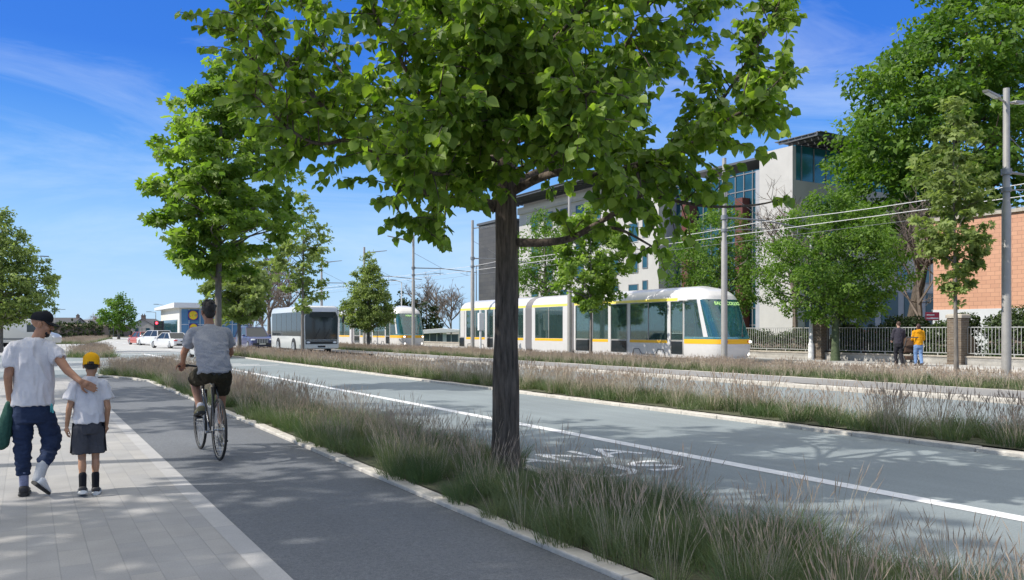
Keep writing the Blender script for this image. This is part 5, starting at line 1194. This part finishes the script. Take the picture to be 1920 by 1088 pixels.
def figure(t, J, k, sk, extra=None, vox=.0055, arms=True):
    b = MB(); n, s = J['neck'], J
    hm = head_geo(b, Vector(J['head']), J.get('hrz', 0), J.get('hp', 0), J.get('hs', .95))
    b.cap(Vector(n)+Vector((0, 0, -.06)), Vector(J['head'])+Vector((0, -.015, -.05)), .058*k, .052*k)
    pel = (Vector(J['hipL'])+Vector(J['hipR']))/2; ch = (Vector(J['shL'])+Vector(J['shR']))/2
    b.cap(pel, pel.lerp(ch, .45), .105*k, .10*k); b.cap(pel.lerp(ch, .45), ch+Vector((0, 0, -.06)), .10*k, .10*k)
    for q in 'LR':
        b.cap(ch, J['sh'+q], .06*k, .052*k); limb(b, J['sh'+q], J['el'+q], .05*k, .040*k, .012*k, .4); limb(b, J['el'+q], J['wr'+q], .040*k, .026*k, .010*k, .28, (0, 0, 0))
        b.cap(pel, J['hip'+q], .085*k, .075*k); limb(b, J['hip'+q], J['kn'+q], .075*k, .053*k); limb(b, J['kn'+q], J['an'+q], .052*k, .036*k, .03*k, .32, J.get('calf', (0, -1, 0)))
        if 'to'+q in J: b.cap(J['an'+q], J['to'+q], .034*k, .028*k)
        h = J.get('hd'+q)
        if h: hand_geo(b, J['wr'+q], h[0], h[1], h[2], h[3], h[4])
    if extra: extra(b)
    o = fuse('body', b, sk, t, vox, 4); return o, hm
def hair_cap(b, M, z0=-.02, grow=1.06, back=True):
    pass
def tube_cloth(b, pts, rs, n=14):
    pts = [Vector(p) for p in pts]
    for i in range(len(pts)-1): b.tube([pts[i], pts[i+1]], [rs[i], rs[i+1]], n)
    for p, r in list(zip(pts, rs))[1:-1]: b.ell(p, r*.99, n, 8)
def mloft(M, rings): return [[M @ Vector(p) for p in r] for r in rings]
SK_MAN = skin('skin warm brown', (.36, .185, .11)); SK_BOY = skin('skin light brown', (.42, .225, .13)); SK_CYC = skin('skin tanned', (.34, .17, .105)); SK_PALE = skin('skin pale', (.5, .32, .25))
C_WHITE = cloth('white cotton', (.60, .59, .61)); C_NAVY = cloth('navy jersey', (.022, .035, .075), .15); C_BLACK = cloth('black cloth', (.013, .014, .018), .2); C_GREEN = cloth('dark green cloth', (.03, .085, .065), .2)
C_GREY = mat('grey melange', (.30, .305, .33), .95, var=.28, vs=120, bump=.3, bs=260); C_SHORT = cloth('charcoal shorts', (.065, .066, .075), .12); C_OLIVE = cloth('dark olive shorts', (.030, .026, .016), .2); C_YEL = cloth('yellow cap cotton', (.80, .40, .012), .06)
C_HAIR = mat('black hair', (.012, .010, .010), .55, var=.5, vs=60, bump=.8, bs=90); M_SOLEB = mat('black rubber sole', (.02, .02, .02), .7); M_SOLEW = mat('white rubber sole', (.62, .62, .6), .6); M_SHOEW = mat('white shoe', (.66, .66, .65), .55, var=.06); M_SHOEB = mat('black shoe', (.022, .022, .025), .6); C_SOCKG = cloth('grey sock', (.42, .43, .44), .12, 60); C_SOCKB = cloth('blue grey sock', (.20, .22, .33), .2, 60)
def beard_pts(): return [(0, .066, -.098, .030), (.03, .055, -.085, .020), (-.03, .055, -.085, .020), (.050, .028, -.062, .015), (-.050, .028, -.062, .015), (0, .094, -.056, .010), (.018, .088, -.060, .008), (-.018, .088, -.060, .008)]

# --- man in the black cap, walking away
X, Z = (62-960)/FPX*7.75, 7.75
a = W(X, Z); man = thing('person', (a[0], a[1], .012), 'man in a black cap and white t-shirt with one hand on a boy', 'person')
J = dict(neck=(.01, 0, 1.50), head=(.075, .03, 1.655), hrz=-1.72, hp=-.24, hs=.96, shL=(-.160, 0, 1.415), elL=(-.205, -.03, 1.15), wrL=(-.195, .03, .93), hdL=((.05, .12, -1), (.8, .2, 0), 1.0, .75, 1),
         shR=(.155, -.02, 1.415), elR=(.285, -.20, 1.20), wrR=(.385, -.425, 1.105), hdR=((.85, -.06, -.5), (.05, 1, 0), 1.0, .06, -1),
         hipL=(-.085, 0, .88), knL=(-.085, .03, .49), anL=(-.075, -.02, .10), hipR=(.09, 0, .88), knR=(.165, .03, .50), anR=(.045, -.26, .225))
body, hm = figure(man, J, 1.0, SK_MAN)
b = MB(); b.loft([ering((.0, 0, .87), .180, .146), ering((.002, 0, .95), .174, .140), ering((.002, 0, 1.1), .170, .128), ering((0, 0, 1.25), .178, .126), ering((0, -.005, 1.36), .190, .118), ering((0, -.005, 1.43), .175, .105), ering((.005, 0, 1.485), .11, .082), ering((.012, .005, 1.515), .068, .066)])
tube_cloth(b, [(0, 0, 1.40), (-.162, 0, 1.405), (-.182, -.014, 1.33), (-.200, -.026, 1.235)], [.078, .070, .069, .071]); tube_cloth(b, [(0, 0, 1.40), (.158, -.02, 1.405), (.186, -.06, 1.365), (.222, -.112, 1.30)], [.078, .071, .070, .073]); b.cap((0, 0, 1.43), (-.15, 0, 1.41), .075, .07); b.cap((0, 0, 1.43), (.15, -.015, 1.41), .075, .07)
fuse('t_shirt', b, C_WHITE, man, .008, 4, folds(.017, 11, 3.2, 1))
b = MB(); b.loft([ering((0, 0, .70), .16, .12), ering((0, 0, .78), .172, .13), ering((.005, 0, .92), .172, .125), ering((.005, 0, .95), .165, .12)])
tube_cloth(b, [(-.075, 0, .78), (-.085, .03, .55), (-.083, .02, .44), (-.080, -.01, .20)], [.100, .080, .076, .054]); tube_cloth(b, [(.085, 0, .78), (.155, .03, .56), (.15, -.01, .46), (.075, -.205, .305)], [.100, .086, .078, .054])
fuse('trousers', b, C_NAVY, man, .008, 3, folds(.014, 7, 14, 2, .5, (.3, .75)))
b = MB(); b.cap((-.076, -.015, .21), (-.074, -.02, .09), .043, .040); fuse('sock', b, C_SOCKB, man, .006, 2)
b = MB(); b.cap((.078, -.20, .31), (.040, -.27, .19), .052, .050); fuse('sock', b, C_SOCKG, man, .006, 2)
shoe(man, (-.078, -.085, 0), (-.062, .19, 0), M_SHOEB, M_SOLEB, .05, .085)
shoe(man, (.0, -.315, .145), (.115, -.13, .012), M_SHOEW, M_SOLEB, .05, .085, Vector((.28, -.28, 1)))
b = MB(); h = MB()                          # cap: crown and brim
h.loft([[(rx*math.cos(2*PI*q/24), -.012+ry*math.sin(2*PI*q/24), z+.010*math.sin(2*PI*q/24)) for q in range(24)] for z, rx, ry in ((.028, .080, .101), (.05, .0815, .102), (.08, .077, .097), (.105, .063, .082), (.122, .042, .056), (.131, .015, .02))])
b.add([hm @ Vector(p) for p in h.v], h.f); cp = b.build('cap', C_BLACK, man, smooth=60)
h = MB(); n = 13
h.loft([[(.078*math.sin(q)*(1-.04*e), .078*math.cos(q)*(1.0 if e == 0 else 1.0)+e*.085*max(0, math.cos(q))**.6-.005, .036-e*.022*max(.2, math.cos(q))-.02*e*abs(math.sin(q))+w_) for q in lspan(-1.25, 1.25, n)]+[(.078*math.sin(q)*(1-.04*e), .078*math.cos(q)+e*.085*max(0, math.cos(q))**.6-.005, .030-e*.022*max(.2, math.cos(q))-.02*e*abs(math.sin(q))+w_) for q in lspan(1.25, -1.25, n)] for e, w_ in ((0, 0), (.5, .003), (1, 0))])
b = MB(); b.add([hm @ Vector(p) for p in h.v], h.f); b.build('cap_brim', C_BLACK, cp, smooth=50)
b = MB()
for x, y, z, r in beard_pts(): b.ell(hm @ Vector((x, y, z)), r, 10, 8)
fuse('beard', b, C_HAIR, man, .005, 3)
for sx in (-1, 1):
    b = MB(); b.ell(hm @ Vector((sx*.030, .083, .004)), (.0095, .0095, .006)); b.build('eye', M_BLK, man, smooth=True)
    b = MB(); b.tube([hm @ Vector((sx*.014, .093, .021)), hm @ Vector((sx*.032, .090, .026)), hm @ Vector((sx*.048, .078, .021))], .004, 6); b.build('eyebrow', C_HAIR, man, smooth=True)
b = MB(); b.box(.142, .146, -.118, -.108, .80, .86); b.bar((.150, -.095, .88), (.165, -.085, .79), .02, .008); b.build('pocket_lining', cloth('turquoise lining', (.12, .50, .52)), man)
jk = thing('jacket', (a[0]-.20, a[1]+.03, .012+.45), 'dark green jacket hanging from the left hand of the man in the black cap', 'jacket')
b = MB(); tube_cloth(b, [(.012, .0, .455), (.0, .0, .38), (-.02, 0, .28), (-.045, .0, .15), (-.055, 0, .06), (-.05, 0, .02)], [.028, .042, .055, .068, .060, .03]); tube_cloth(b, [(.01, .02, .42), (-.0, .04, .25), (-.01, .04, .12)], [.03, .048, .035])
fuse('fabric', b, C_GREEN, jk, .007, 3, folds(.010, 14, 3, 6))

# --- boy
a2 = W((166-960)/FPX*7.72, 7.72); boy = thing('person', (a2[0], a2[1], .012), 'boy in a backwards yellow cap, white t-shirt and dark shorts', 'person')
J = dict(neck=(.01, 0, 1.13), head=(.025, .01, 1.255), hrz=-.12, hp=-.1, hs=.88, shL=(-.112, 0, 1.065), elL=(-.165, -.03, .845), wrL=(-.182, .03, .675), hdL=((-.05, .2, -1), (.9, .2, 0), .78, .4, 1),
         shR=(.125, 0, 1.065), elR=(.165, -.03, .84), wrR=(.158, .04, .665), hdR=((.0, .25, -1), (-.9, .2, 0), .78, .4, -1),
         hipL=(-.062, 0, .66), knL=(-.056, .0, .385), anL=(-.052, -.07, .105), hipR=(.062, 0, .66), knR=(.062, .03, .385), anR=(.060, .0, .085))
body, hm = figure(boy, J, .70, SK_BOY)
b = MB(); b.loft([ering((.0, 0, .70), .136, .108), ering((0, 0, .8), .130, .100), ering((.003, 0, .95), .126, .09), ering((.005, 0, 1.04), .130, .084), ering((.006, 0, 1.09), .108, .072), ering((.01, 0, 1.13), .068, .056), ering((.012, 0, 1.145), .052, .05)])
tube_cloth(b, [(0, 0, 1.06), (-.112, 0, 1.062), (-.135, -.008, 1.01), (-.160, -.02, .925)], [.06, .054, .057, .062]); tube_cloth(b, [(.0, 0, 1.06), (.125, 0, 1.062), (.145, -.008, 1.01), (.170, -.02, .92)], [.06, .054, .057, .062]); b.cap((.005, 0, 1.08), (-.1, 0, 1.068), .058, .053); b.cap((.005, 0, 1.08), (.112, 0, 1.068), .058, .053)
fuse('t_shirt', b, C_WHITE, boy, .007, 4, folds(.012, 13, 6, 3))
b = MB(); b.loft([ering((0, 0, .60), .12, .09), ering((0, 0, .66), .122, .091), ering((0, 0, .74), .112, .082)])
tube_cloth(b, [(-.058, 0, .66), (-.064, .0, .53), (-.068, -.01, .405)], [.074, .077, .080]); tube_cloth(b, [(.058, 0, .66), (.062, .01, .53), (.066, .015, .405)], [.074, .074, .076])
fuse('shorts', b, C_SHORT, boy, .007, 3, folds(.010, 14, 5, 4))
for sx in (-1, 1): b = MB(); b.bar((sx*.108, 0, .70), (sx*.129, -.005, .415), .012, .06); b.build('side_stripe', C_BLACK, boy)
for (x, y, z1, z0, y0) in ((-.053, -.055, .205, .09, -.072), (.060, .005, .195, .07, 0)): b = MB(); b.cap((x, y, z1), (x, y0, z0), .036, .033); fuse('sock', b, C_BLACK, boy, .006, 2)
shoe(boy, (-.056, -.125, .035), (-.046, .055, .0), M_SHOEB, M_SOLEW, .040, .066, stripe=M_SOLEW); shoe(boy, (.060, -.045, 0), (.082, .15, 0), M_SHOEB, M_SOLEW, .040, .066, stripe=M_SOLEW)
h = MB(); h.loft([[(rx*math.cos(2*PI*q/24), -.012+ry*math.sin(2*PI*q/24), z-.012*math.sin(2*PI*q/24)*.5) for q in range(24)] for z, rx, ry in ((.0, .083, .104), (.04, .084, .105), (.08, .080, .100), (.108, .066, .086), (.127, .044, .058), (.136, .012, .016))])
b = MB(); b.add([hm @ Vector(p) for p in h.v], h.f); cp = b.build('cap', C_YEL, boy, smooth=60)
h = MB()
for q in range(6): a_ = q*PI/3+.3; h.tube([(.0845*math.cos(a_)*k_, -.012+.1055*math.sin(a_)*k_, z) for z, k_ in ((.01, 1), (.08, .96), (.11, .78), (.136, .15))], .0022, 5)
h.ell((0, -.012, .138), (.010, .010, .006)); b = MB(); b.add([hm @ Vector(p) for p in h.v], h.f); b.build('cap_seams', C_YEL, cp, smooth=True)
h = MB(); h.grid(lambda u, v: (.034*math.cos(u)*v, -.012-.107*math.sqrt(max(0, 1-(.034*math.cos(u)*v/.084)**2))*(1-.07*max(0, v*math.sin(u))**2), .004+.046*v*math.sin(u)), lspan(0, PI, 13), lspan(.02, 1, 5)); b = MB(); b.add([hm @ Vector(p) for p in h.v], h.f); b.build('cap_opening', C_HAIR, cp, smooth=True)
h = MB(); h.loft([[(.078*math.sin(q), .09*math.cos(q)+e*.08*math.cos(q)-.01, .012-.012*e+dz) for q in lspan(-1.2, 1.2, 9)]+[(.078*math.sin(q), .09*math.cos(q)+e*.08*math.cos(q)-.01, .006-.012*e+dz) for q in lspan(1.2, -1.2, 9)] for e, dz in ((0, 0), (1, -.01))])
b = MB(); b.add([hm @ Vector(p) for p in h.v], h.f); b.build('cap_brim', C_YEL, cp, smooth=50)
h = MB(); h.ell((0, -.030, -.014), (.0755, .080, .040)); b = MB(); b.add([hm @ Vector(p) for p in h.v], h.f); fuse('hair', b, C_HAIR, boy, .005, 2)

# --- cyclist and bicycle
S_C = 1.1; a3 = W((411-960)/FPX*9.8, 9.8); RZC = .02
M_FRAME_B = mat('bicycle frame black', (.015, .015, .018), .25, coat=.6); M_SPOKE = mat('bright spokes', (.5, .5, .5), .3, .8); M_TYREB = mat('bicycle tyre', (.018, .018, .018), .8)
bk = thing('bicycle', (a3[0], a3[1], .010), 'black hybrid bicycle ridden along the dark cycle path', 'bicycle', RZC, s=S_C)
R_ = .345
for yy in (0, 1.02):
    b = MB(); b.lathe([(R_-.016+.016*math.cos(q), .016*math.sin(q)) for q in lspan(0, 2*PI, 9)], (0, yy, R_), 'x', 40); w_ = b.build('wheel', M_TYREB, bk, smooth=True)
    b = MB(); b.lathe([(R_-.030, -.010), (R_-.048, -.006), (R_-.048, .006), (R_-.030, .010)], (0, yy, R_), 'x', 40); b.build('rim', M_FRAME_B, w_, smooth=True)
    b = MB()
    for q in range(28): a_ = q*2*PI/28; b.bar((.022*(-1)**q, yy+.02*math.cos(a_), R_+.02*math.sin(a_)), (0, yy+(R_-.045)*math.cos(a_+.12), R_+(R_-.045)*math.sin(a_+.12)), .0022)
    b.tube([(-.055, yy, R_), (.055, yy, R_)], .012, 10); b.tube([(-.03, yy, R_), (.03, yy, R_)], .022, 12); b.build('spokes', M_SPOKE, w_)
BB = (0, .43, .275); ST_ = (0, .25, .86); HT_ = (0, .84, .86); HB = (0, .875, .74)
b = MB(); tb = lambda p, q, r: b.tube([p, q], r, 10)
tb(BB, ST_, .016); tb((0, .255, .83), HT_, .017); tb(BB, HB, .019); b.tube([HB, HT_, (0, .825, .92)], .021, 10)
for x in (-.055, .055): tb((x, 0, R_), (x*.5, .40, .28), .009); tb((x, 0, R_), (x*.45, .26, .80), .008)
fr = b.build('frame', M_FRAME_B, bk, smooth=True)
b = MB()
for x in (-.055, .055): b.tube([(x*.8, .885, .70), (x, .92, .6), (x, 1.02, R_)], .011, 8)
b.box(-.05, .05, .865, .905, .69, .735); b.build('fork', M_FRAME_B, bk, smooth=True)
b = MB(); b.tube([(0, .25, .86), (0, .235, .95)], .013, 10); b.build('seat_post', M_SPOKE, bk, smooth=True)
b = MB(); b.loft([[(x*w_, y, z+dz-.02*(x*w_/.08)**2) for x, dz in ((-1, 0), (-.5, .02), (0, .026), (.5, .02), (1, 0), (.6, -.028), (0, -.032), (-.6, -.028))] for y, w_, z in ((.10, .055, .975), (.13, .076, .98), (.20, .07, .975), (.28, .035, .97), (.38, .02, .968), (.40, .012, .965))]); b.build('saddle', mat('saddle black', (.02, .02, .02), .5), bk, smooth=60)
b = MB(); b.tube([(0, .825, .92), (0, .86, 1.0)], .014, 8); b.tube(catmull([(-.29, .80, 1.03), (-.18, .84, 1.03), (0, .88, 1.01), (.18, .84, 1.03), (.29, .80, 1.03)], 3), .0125, 8); hb = b.build('handlebar', M_FRAME_B, bk, smooth=True)
for sx in (-1, 1):
    b = MB(); b.tube([(sx*.17, .842, 1.03), (sx*.295, .798, 1.03)], .017, 8); b.build('grip', M_TYREB, hb, smooth=True)
    b = MB(); b.tube([(sx*.165, .86, 1.02), (sx*.25, .89, 1.01)], .006, 6); b.build('brake_lever', M_SPOKE, hb)
b = MB(); b.lathe([(.06, .05), (.088, .047), (.088, .052), (.06, .054)], (0, BB[1], BB[2]), 'x', 28); b.tube([(-.06, BB[1], BB[2]), (.06, BB[1], BB[2])], .018, 10)
b.bar((-.07, BB[1], BB[2]), (-.085, BB[1], BB[2]+.17), .018, .012); b.bar((.07, BB[1], BB[2]), (.085, BB[1], BB[2]-.17), .018, .012); cr = b.build('crankset', M_SPOKE, bk)
for sx in (-1, 1): b = MB(); b.box(sx*.13-.035, sx*.13+.035, .39, .47, BB[2]-sx*.17-.01, BB[2]-sx*.17+.01); b.build('pedal', M_SOLEB, cr)
b = MB()
for q in range(5): b.lathe([(0, .028+q*.005), (.062-.008*q, .028+q*.005), (.062-.008*q, .031+q*.005), (0, .031+q*.005)], (0, 0, R_), 'x', 20)
b.lathe([(.04, -.03), (.075, -.03), (.075, -.027), (.04, -.027)], (0, 0, R_), 'x', 24, cap=True); b.build('cassette', M_SPOKE, bk)
b = MB(); b.bar((.05, -.01, R_-.03), (.055, .03, R_-.17), .02, .012); b.lathe([(0, .045), (.025, .045), (.025, .055), (0, .055)], (0, .03, R_-.17), 'x', 12); b.box(-.065, -.045, .02, .08, R_-.02, R_+.03); b.build('derailleur', M_SPOKE, bk)
b = MB(); b.tube([(.047, 0, R_+.05), (.05, BB[1], BB[2]+.087)], .004, 5); b.tube([(.05, .03, R_-.19), (.05, BB[1], BB[2]-.087)], .004, 5); b.build('chain', M_DSTEEL, bk)
cy = thing('person', (a3[0], a3[1], .010), 'cyclist in a grey melange t-shirt and dark shorts riding away on the cycle path', 'person', RZC, s=S_C)
J = dict(neck=(0, .50, 1.50), head=(.0, .565, 1.665), hrz=.08, hp=-.05, hs=.97, shL=(-.175, .49, 1.425), elL=(-.262, .60, 1.185), wrL=(-.245, .765, 1.075), hdL=((.02, .55, -.5), (0, -.45, -.75), 1.0, .8, 1),
         shR=(.175, .49, 1.425), elR=(.262, .60, 1.185), wrR=(.245, .765, 1.075), hdR=((-.02, .55, -.5), (0, -.45, -.75), 1.0, .8, -1),
         hipL=(-.09, .25, .965), knL=(-.145, .64, .865), anL=(-.125, .37, .535), toL=(-.13, .46, .475), hipR=(.09, .25, .955), knR=(.12, .47, .575), anR=(.125, .37, .195), toR=(.13, .47, .13))
body, hm = figure(cy, J, 1.0, SK_CYC)
b = MB(); b.loft([ering((0, .235, .96), .178, .145, lean=-.1), ering((0, .25, 1.0), .180, .140, lean=-.15), ering((0, .27, 1.06), .176, .132, lean=-.2), ering((0, .35, 1.2), .182, .128, lean=-.3), ering((0, .43, 1.33), .198, .122, lean=-.35), ering((0, .475, 1.41), .195, .105, lean=-.35), ering((0, .495, 1.465), .13, .085, lean=-.3), ering((0, .51, 1.505), .068, .066, lean=-.3)])
for sx in (-1, 1): tube_cloth(b, [(0, .485, 1.41), (sx*.177, .49, 1.415), (sx*.205, .52, 1.36), (sx*.236, .56, 1.27)], [.078, .072, .074, .074]); b.cap((0, .49, 1.435), (sx*.165, .49, 1.42), .075, .07)
fuse('t_shirt', b, C_GREY, cy, .008, 4, folds(.018, 6, 11, 5, .5, (1.0, 1.35)))
b = MB(); b.ell((0, .24, .945), (.190, .148, .105)); tube_cloth(b, [(-.085, .25, .955), (-.115, .45, .915), (-.137, .56, .882)], [.112, .102, .092]); tube_cloth(b, [(.085, .25, .95), (.105, .36, .80), (.113, .405, .735)], [.112, .098, .09])
fuse('shorts', b, C_OLIVE, cy, .007, 4, folds(.010, 12, 10, 6))
h = MB(); h.ell((0, -.022, .040), (.081, .098, .096)); h.ell((0, -.065, -.03), (.062, .042, .055)); h.ell((0, .045, .09), (.06, .05, .04))
for q in range(40):
    rr = random.Random(q+90); th, ph_ = rr.uniform(0, 2*PI), rr.uniform(.1, 1.5); h.ell((.076*math.sin(ph_)*math.cos(th), -.022+.09*math.sin(ph_)*math.sin(th), .045+.092*math.cos(ph_)), rr.uniform(.014, .024), 7, 5)
b = MB(); b.add([hm @ Vector(p) for p in h.v], h.f); fuse('hair', b, C_HAIR, cy, .005, 1)
for nm, q in (('L', -1), ('R', 1)):
    an = Vector(J['an'+nm]); b = MB(); b.cap(an+Vector((0, .005, .05)), an+Vector((0, 0, -.02)), .042, .04); fuse('sock', b, C_WHITE, cy, .006, 2)
C_SHOEO = mat('olive shoe', (.17, .15, .075), .7, var=.1)
shoe(cy, (-.122, .29, .497), (-.132, .54, .438), C_SHOEO, M_SOLEB, .048, .085, Vector((0, .2, 1))); shoe(cy, (.125, .31, .150), (.135, .56, .105), C_SHOEO, M_SOLEB, .048, .085, Vector((0, .1, 1)))

# --- couple with a pushchair on the far pavement
def walker(px, Z, lab, top, legs, sk, hairc, hgt, long_hair, arm_f, seed, hood=False, shoes=M_SHOEB, rz=-.75):
    a = W((px-960)/FPX*Z, Z); t = thing('person', (a[0], a[1], .12), lab, 'person', rz, s=hgt/1.78)
    J = dict(neck=(0, 0, 1.49), head=(0, .03, 1.645), hrz=.1, hp=-.15, hs=.95, shL=(-.165, 0, 1.41), elL=(-.215, .04, 1.14), wrL=(-.185, .27, 1.03) if arm_f else (-.19, .2, 1.0), hdL=((.2, .9, -.3), (0, -.2, -1), 1, .7, 1),
             shR=(.165, 0, 1.41), elR=(.215, .04, 1.14), wrR=(.185, .27, 1.03) if arm_f else (.2, .15, .98), hdR=((-.2, .9, -.3), (0, -.2, -1), 1, .7, -1),
             hipL=(-.085, 0, .88), knL=(-.09, .08, .49), anL=(-.09, .04, .10), hipR=(.085, 0, .88), knR=(.09, .02, .49), anR=(.09, -.16, .12))
    o, hm = figure(t, J, .96, sk, vox=.009)
    b = MB(); b.loft([ering((0, 0, .88), .172, .125), ering((0, 0, 1.0), .165, .12), ering((0, 0, 1.2), .178, .122), ering((0, 0, 1.36), .185, .115), ering((0, 0, 1.44), .15, .095), ering((0, 0, 1.51), .07, .068)])
    for q in 'LR': tube_cloth(b, [J['sh'+q], J['el'+q], Vector(J['el'+q]).lerp(Vector(J['wr'+q]), .9)], [.075, .062, .045])
    for sx in (-1, 1): b.cap((0, 0, 1.43), (sx*.165, 0, 1.41), .078, .075)
    if hood: b.ell((0, -.10, 1.45), (.11, .06, .09))
    fuse('jumper', b, top, t, .010, 3, folds(.010, 10, 8, seed))
    b = MB(); b.loft([ering((0, 0, .76), .155, .115), ering((0, 0, .92), .158, .115)])
    for q in 'LR': tube_cloth(b, [J['hip'+q], J['kn'+q], J['an'+q]], [.098, .075, .058])
    fuse('trousers', b, legs, t, .010, 3, folds(.008, 9, 9, seed+1))
    h = MB(); h.ell((0, -.022, .036), (.081, .098, .095))
    if long_hair: h.ell((0, -.075, -.07), (.085, .05, .13)); h.ell((0, -.06, -.0), (.085, .07, .09))
    else: h.ell((0, -.06, -.02), (.062, .045, .05))
    b = MB(); b.add([hm @ Vector(p) for p in h.v], h.f); fuse('hair', b, hairc, t, .008, 2)
    shoe(t, (-.09, -.03, 0), (-.10, .23, 0), shoes, M_SOLEB); shoe(t, (.09, -.22, .06), (.095, .0, 0), shoes, M_SOLEB)
    return t
walker(1685, 33.6, 'man in a dark charcoal jumper and trousers walking past the railings', cloth('charcoal jumper', (.045, .042, .055), .12), cloth('dark trousers', (.025, .025, .03), .15), SK_PALE, mat('brown hair', (.06, .03, .018), .6, var=.4, vs=50), 1.88, False, False, 8)
walker(1722, 33.2, 'woman in a mustard yellow hoodie and blue jeans pushing a pushchair', cloth('mustard hoodie', (.62, .28, .01), .08), cloth('blue jeans', (.16, .26, .45), .2), SK_PALE, mat('dark brown hair', (.035, .012, .010), .6, var=.4, vs=50), 1.78, True, True, 9, True)
a = W((1704-960)/FPX*33.6, 33.6); rzp = -.6
pc = thing('pushchair', (a[0], a[1], .12), 'brown fabric pushchair between the man in charcoal and the woman in mustard', 'pushchair', rzp, s=1.15)
b = MB()
for x in (-.24, .24):
    b.tube([(x, -.42, 1.04), (x, -.25, .78), (x, .42, .16)], .016, 8); b.tube([(x, .05, .55), (x, -.30, .12)], .014, 8); b.tube([(x, -.1, .62), (x, .35, .5)], .012, 8)
b.tube([(-.24, -.42, 1.04), (.24, -.42, 1.04)], .018, 8); b.tube([(-.24, -.30, .14), (.24, -.30, .14)], .012, 8); b.build('frame', M_DSTEEL, pc, smooth=True)
b = MB(); b.grid(lambda u, v: (.25*math.sin(v), .02-.3*math.cos(u)*math.cos(v*.9), .70+.36*math.sin(u)), lspan(.0, 2.3, 10), lspan(-1.2, 1.2, 9)); b.build('canopy', cloth('brown canvas', (.085, .055, .04), .15), pc, smooth=True)
b = MB(); b.box(-.22, .22, -.12, .30, .46, .54); b.box(-.22, .22, -.2, -.1, .5, .95); b.box(-.2, .2, -.25, .1, .22, .36); b.build('seat', cloth('brown canvas', (.085, .055, .04), .15), pc, bevel=.03)
for x in (-.26, .26):
    for y, r in ((-.30, .12), (.42, .10)): b = MB(); b.lathe([(0, -.02), (r*.9, -.022), (r, -.012), (r, .012), (r*.9, .022), (0, .02)], (x, y, r), 'x', 18); b.build('wheel', M_TYRE, pc, smooth=True)
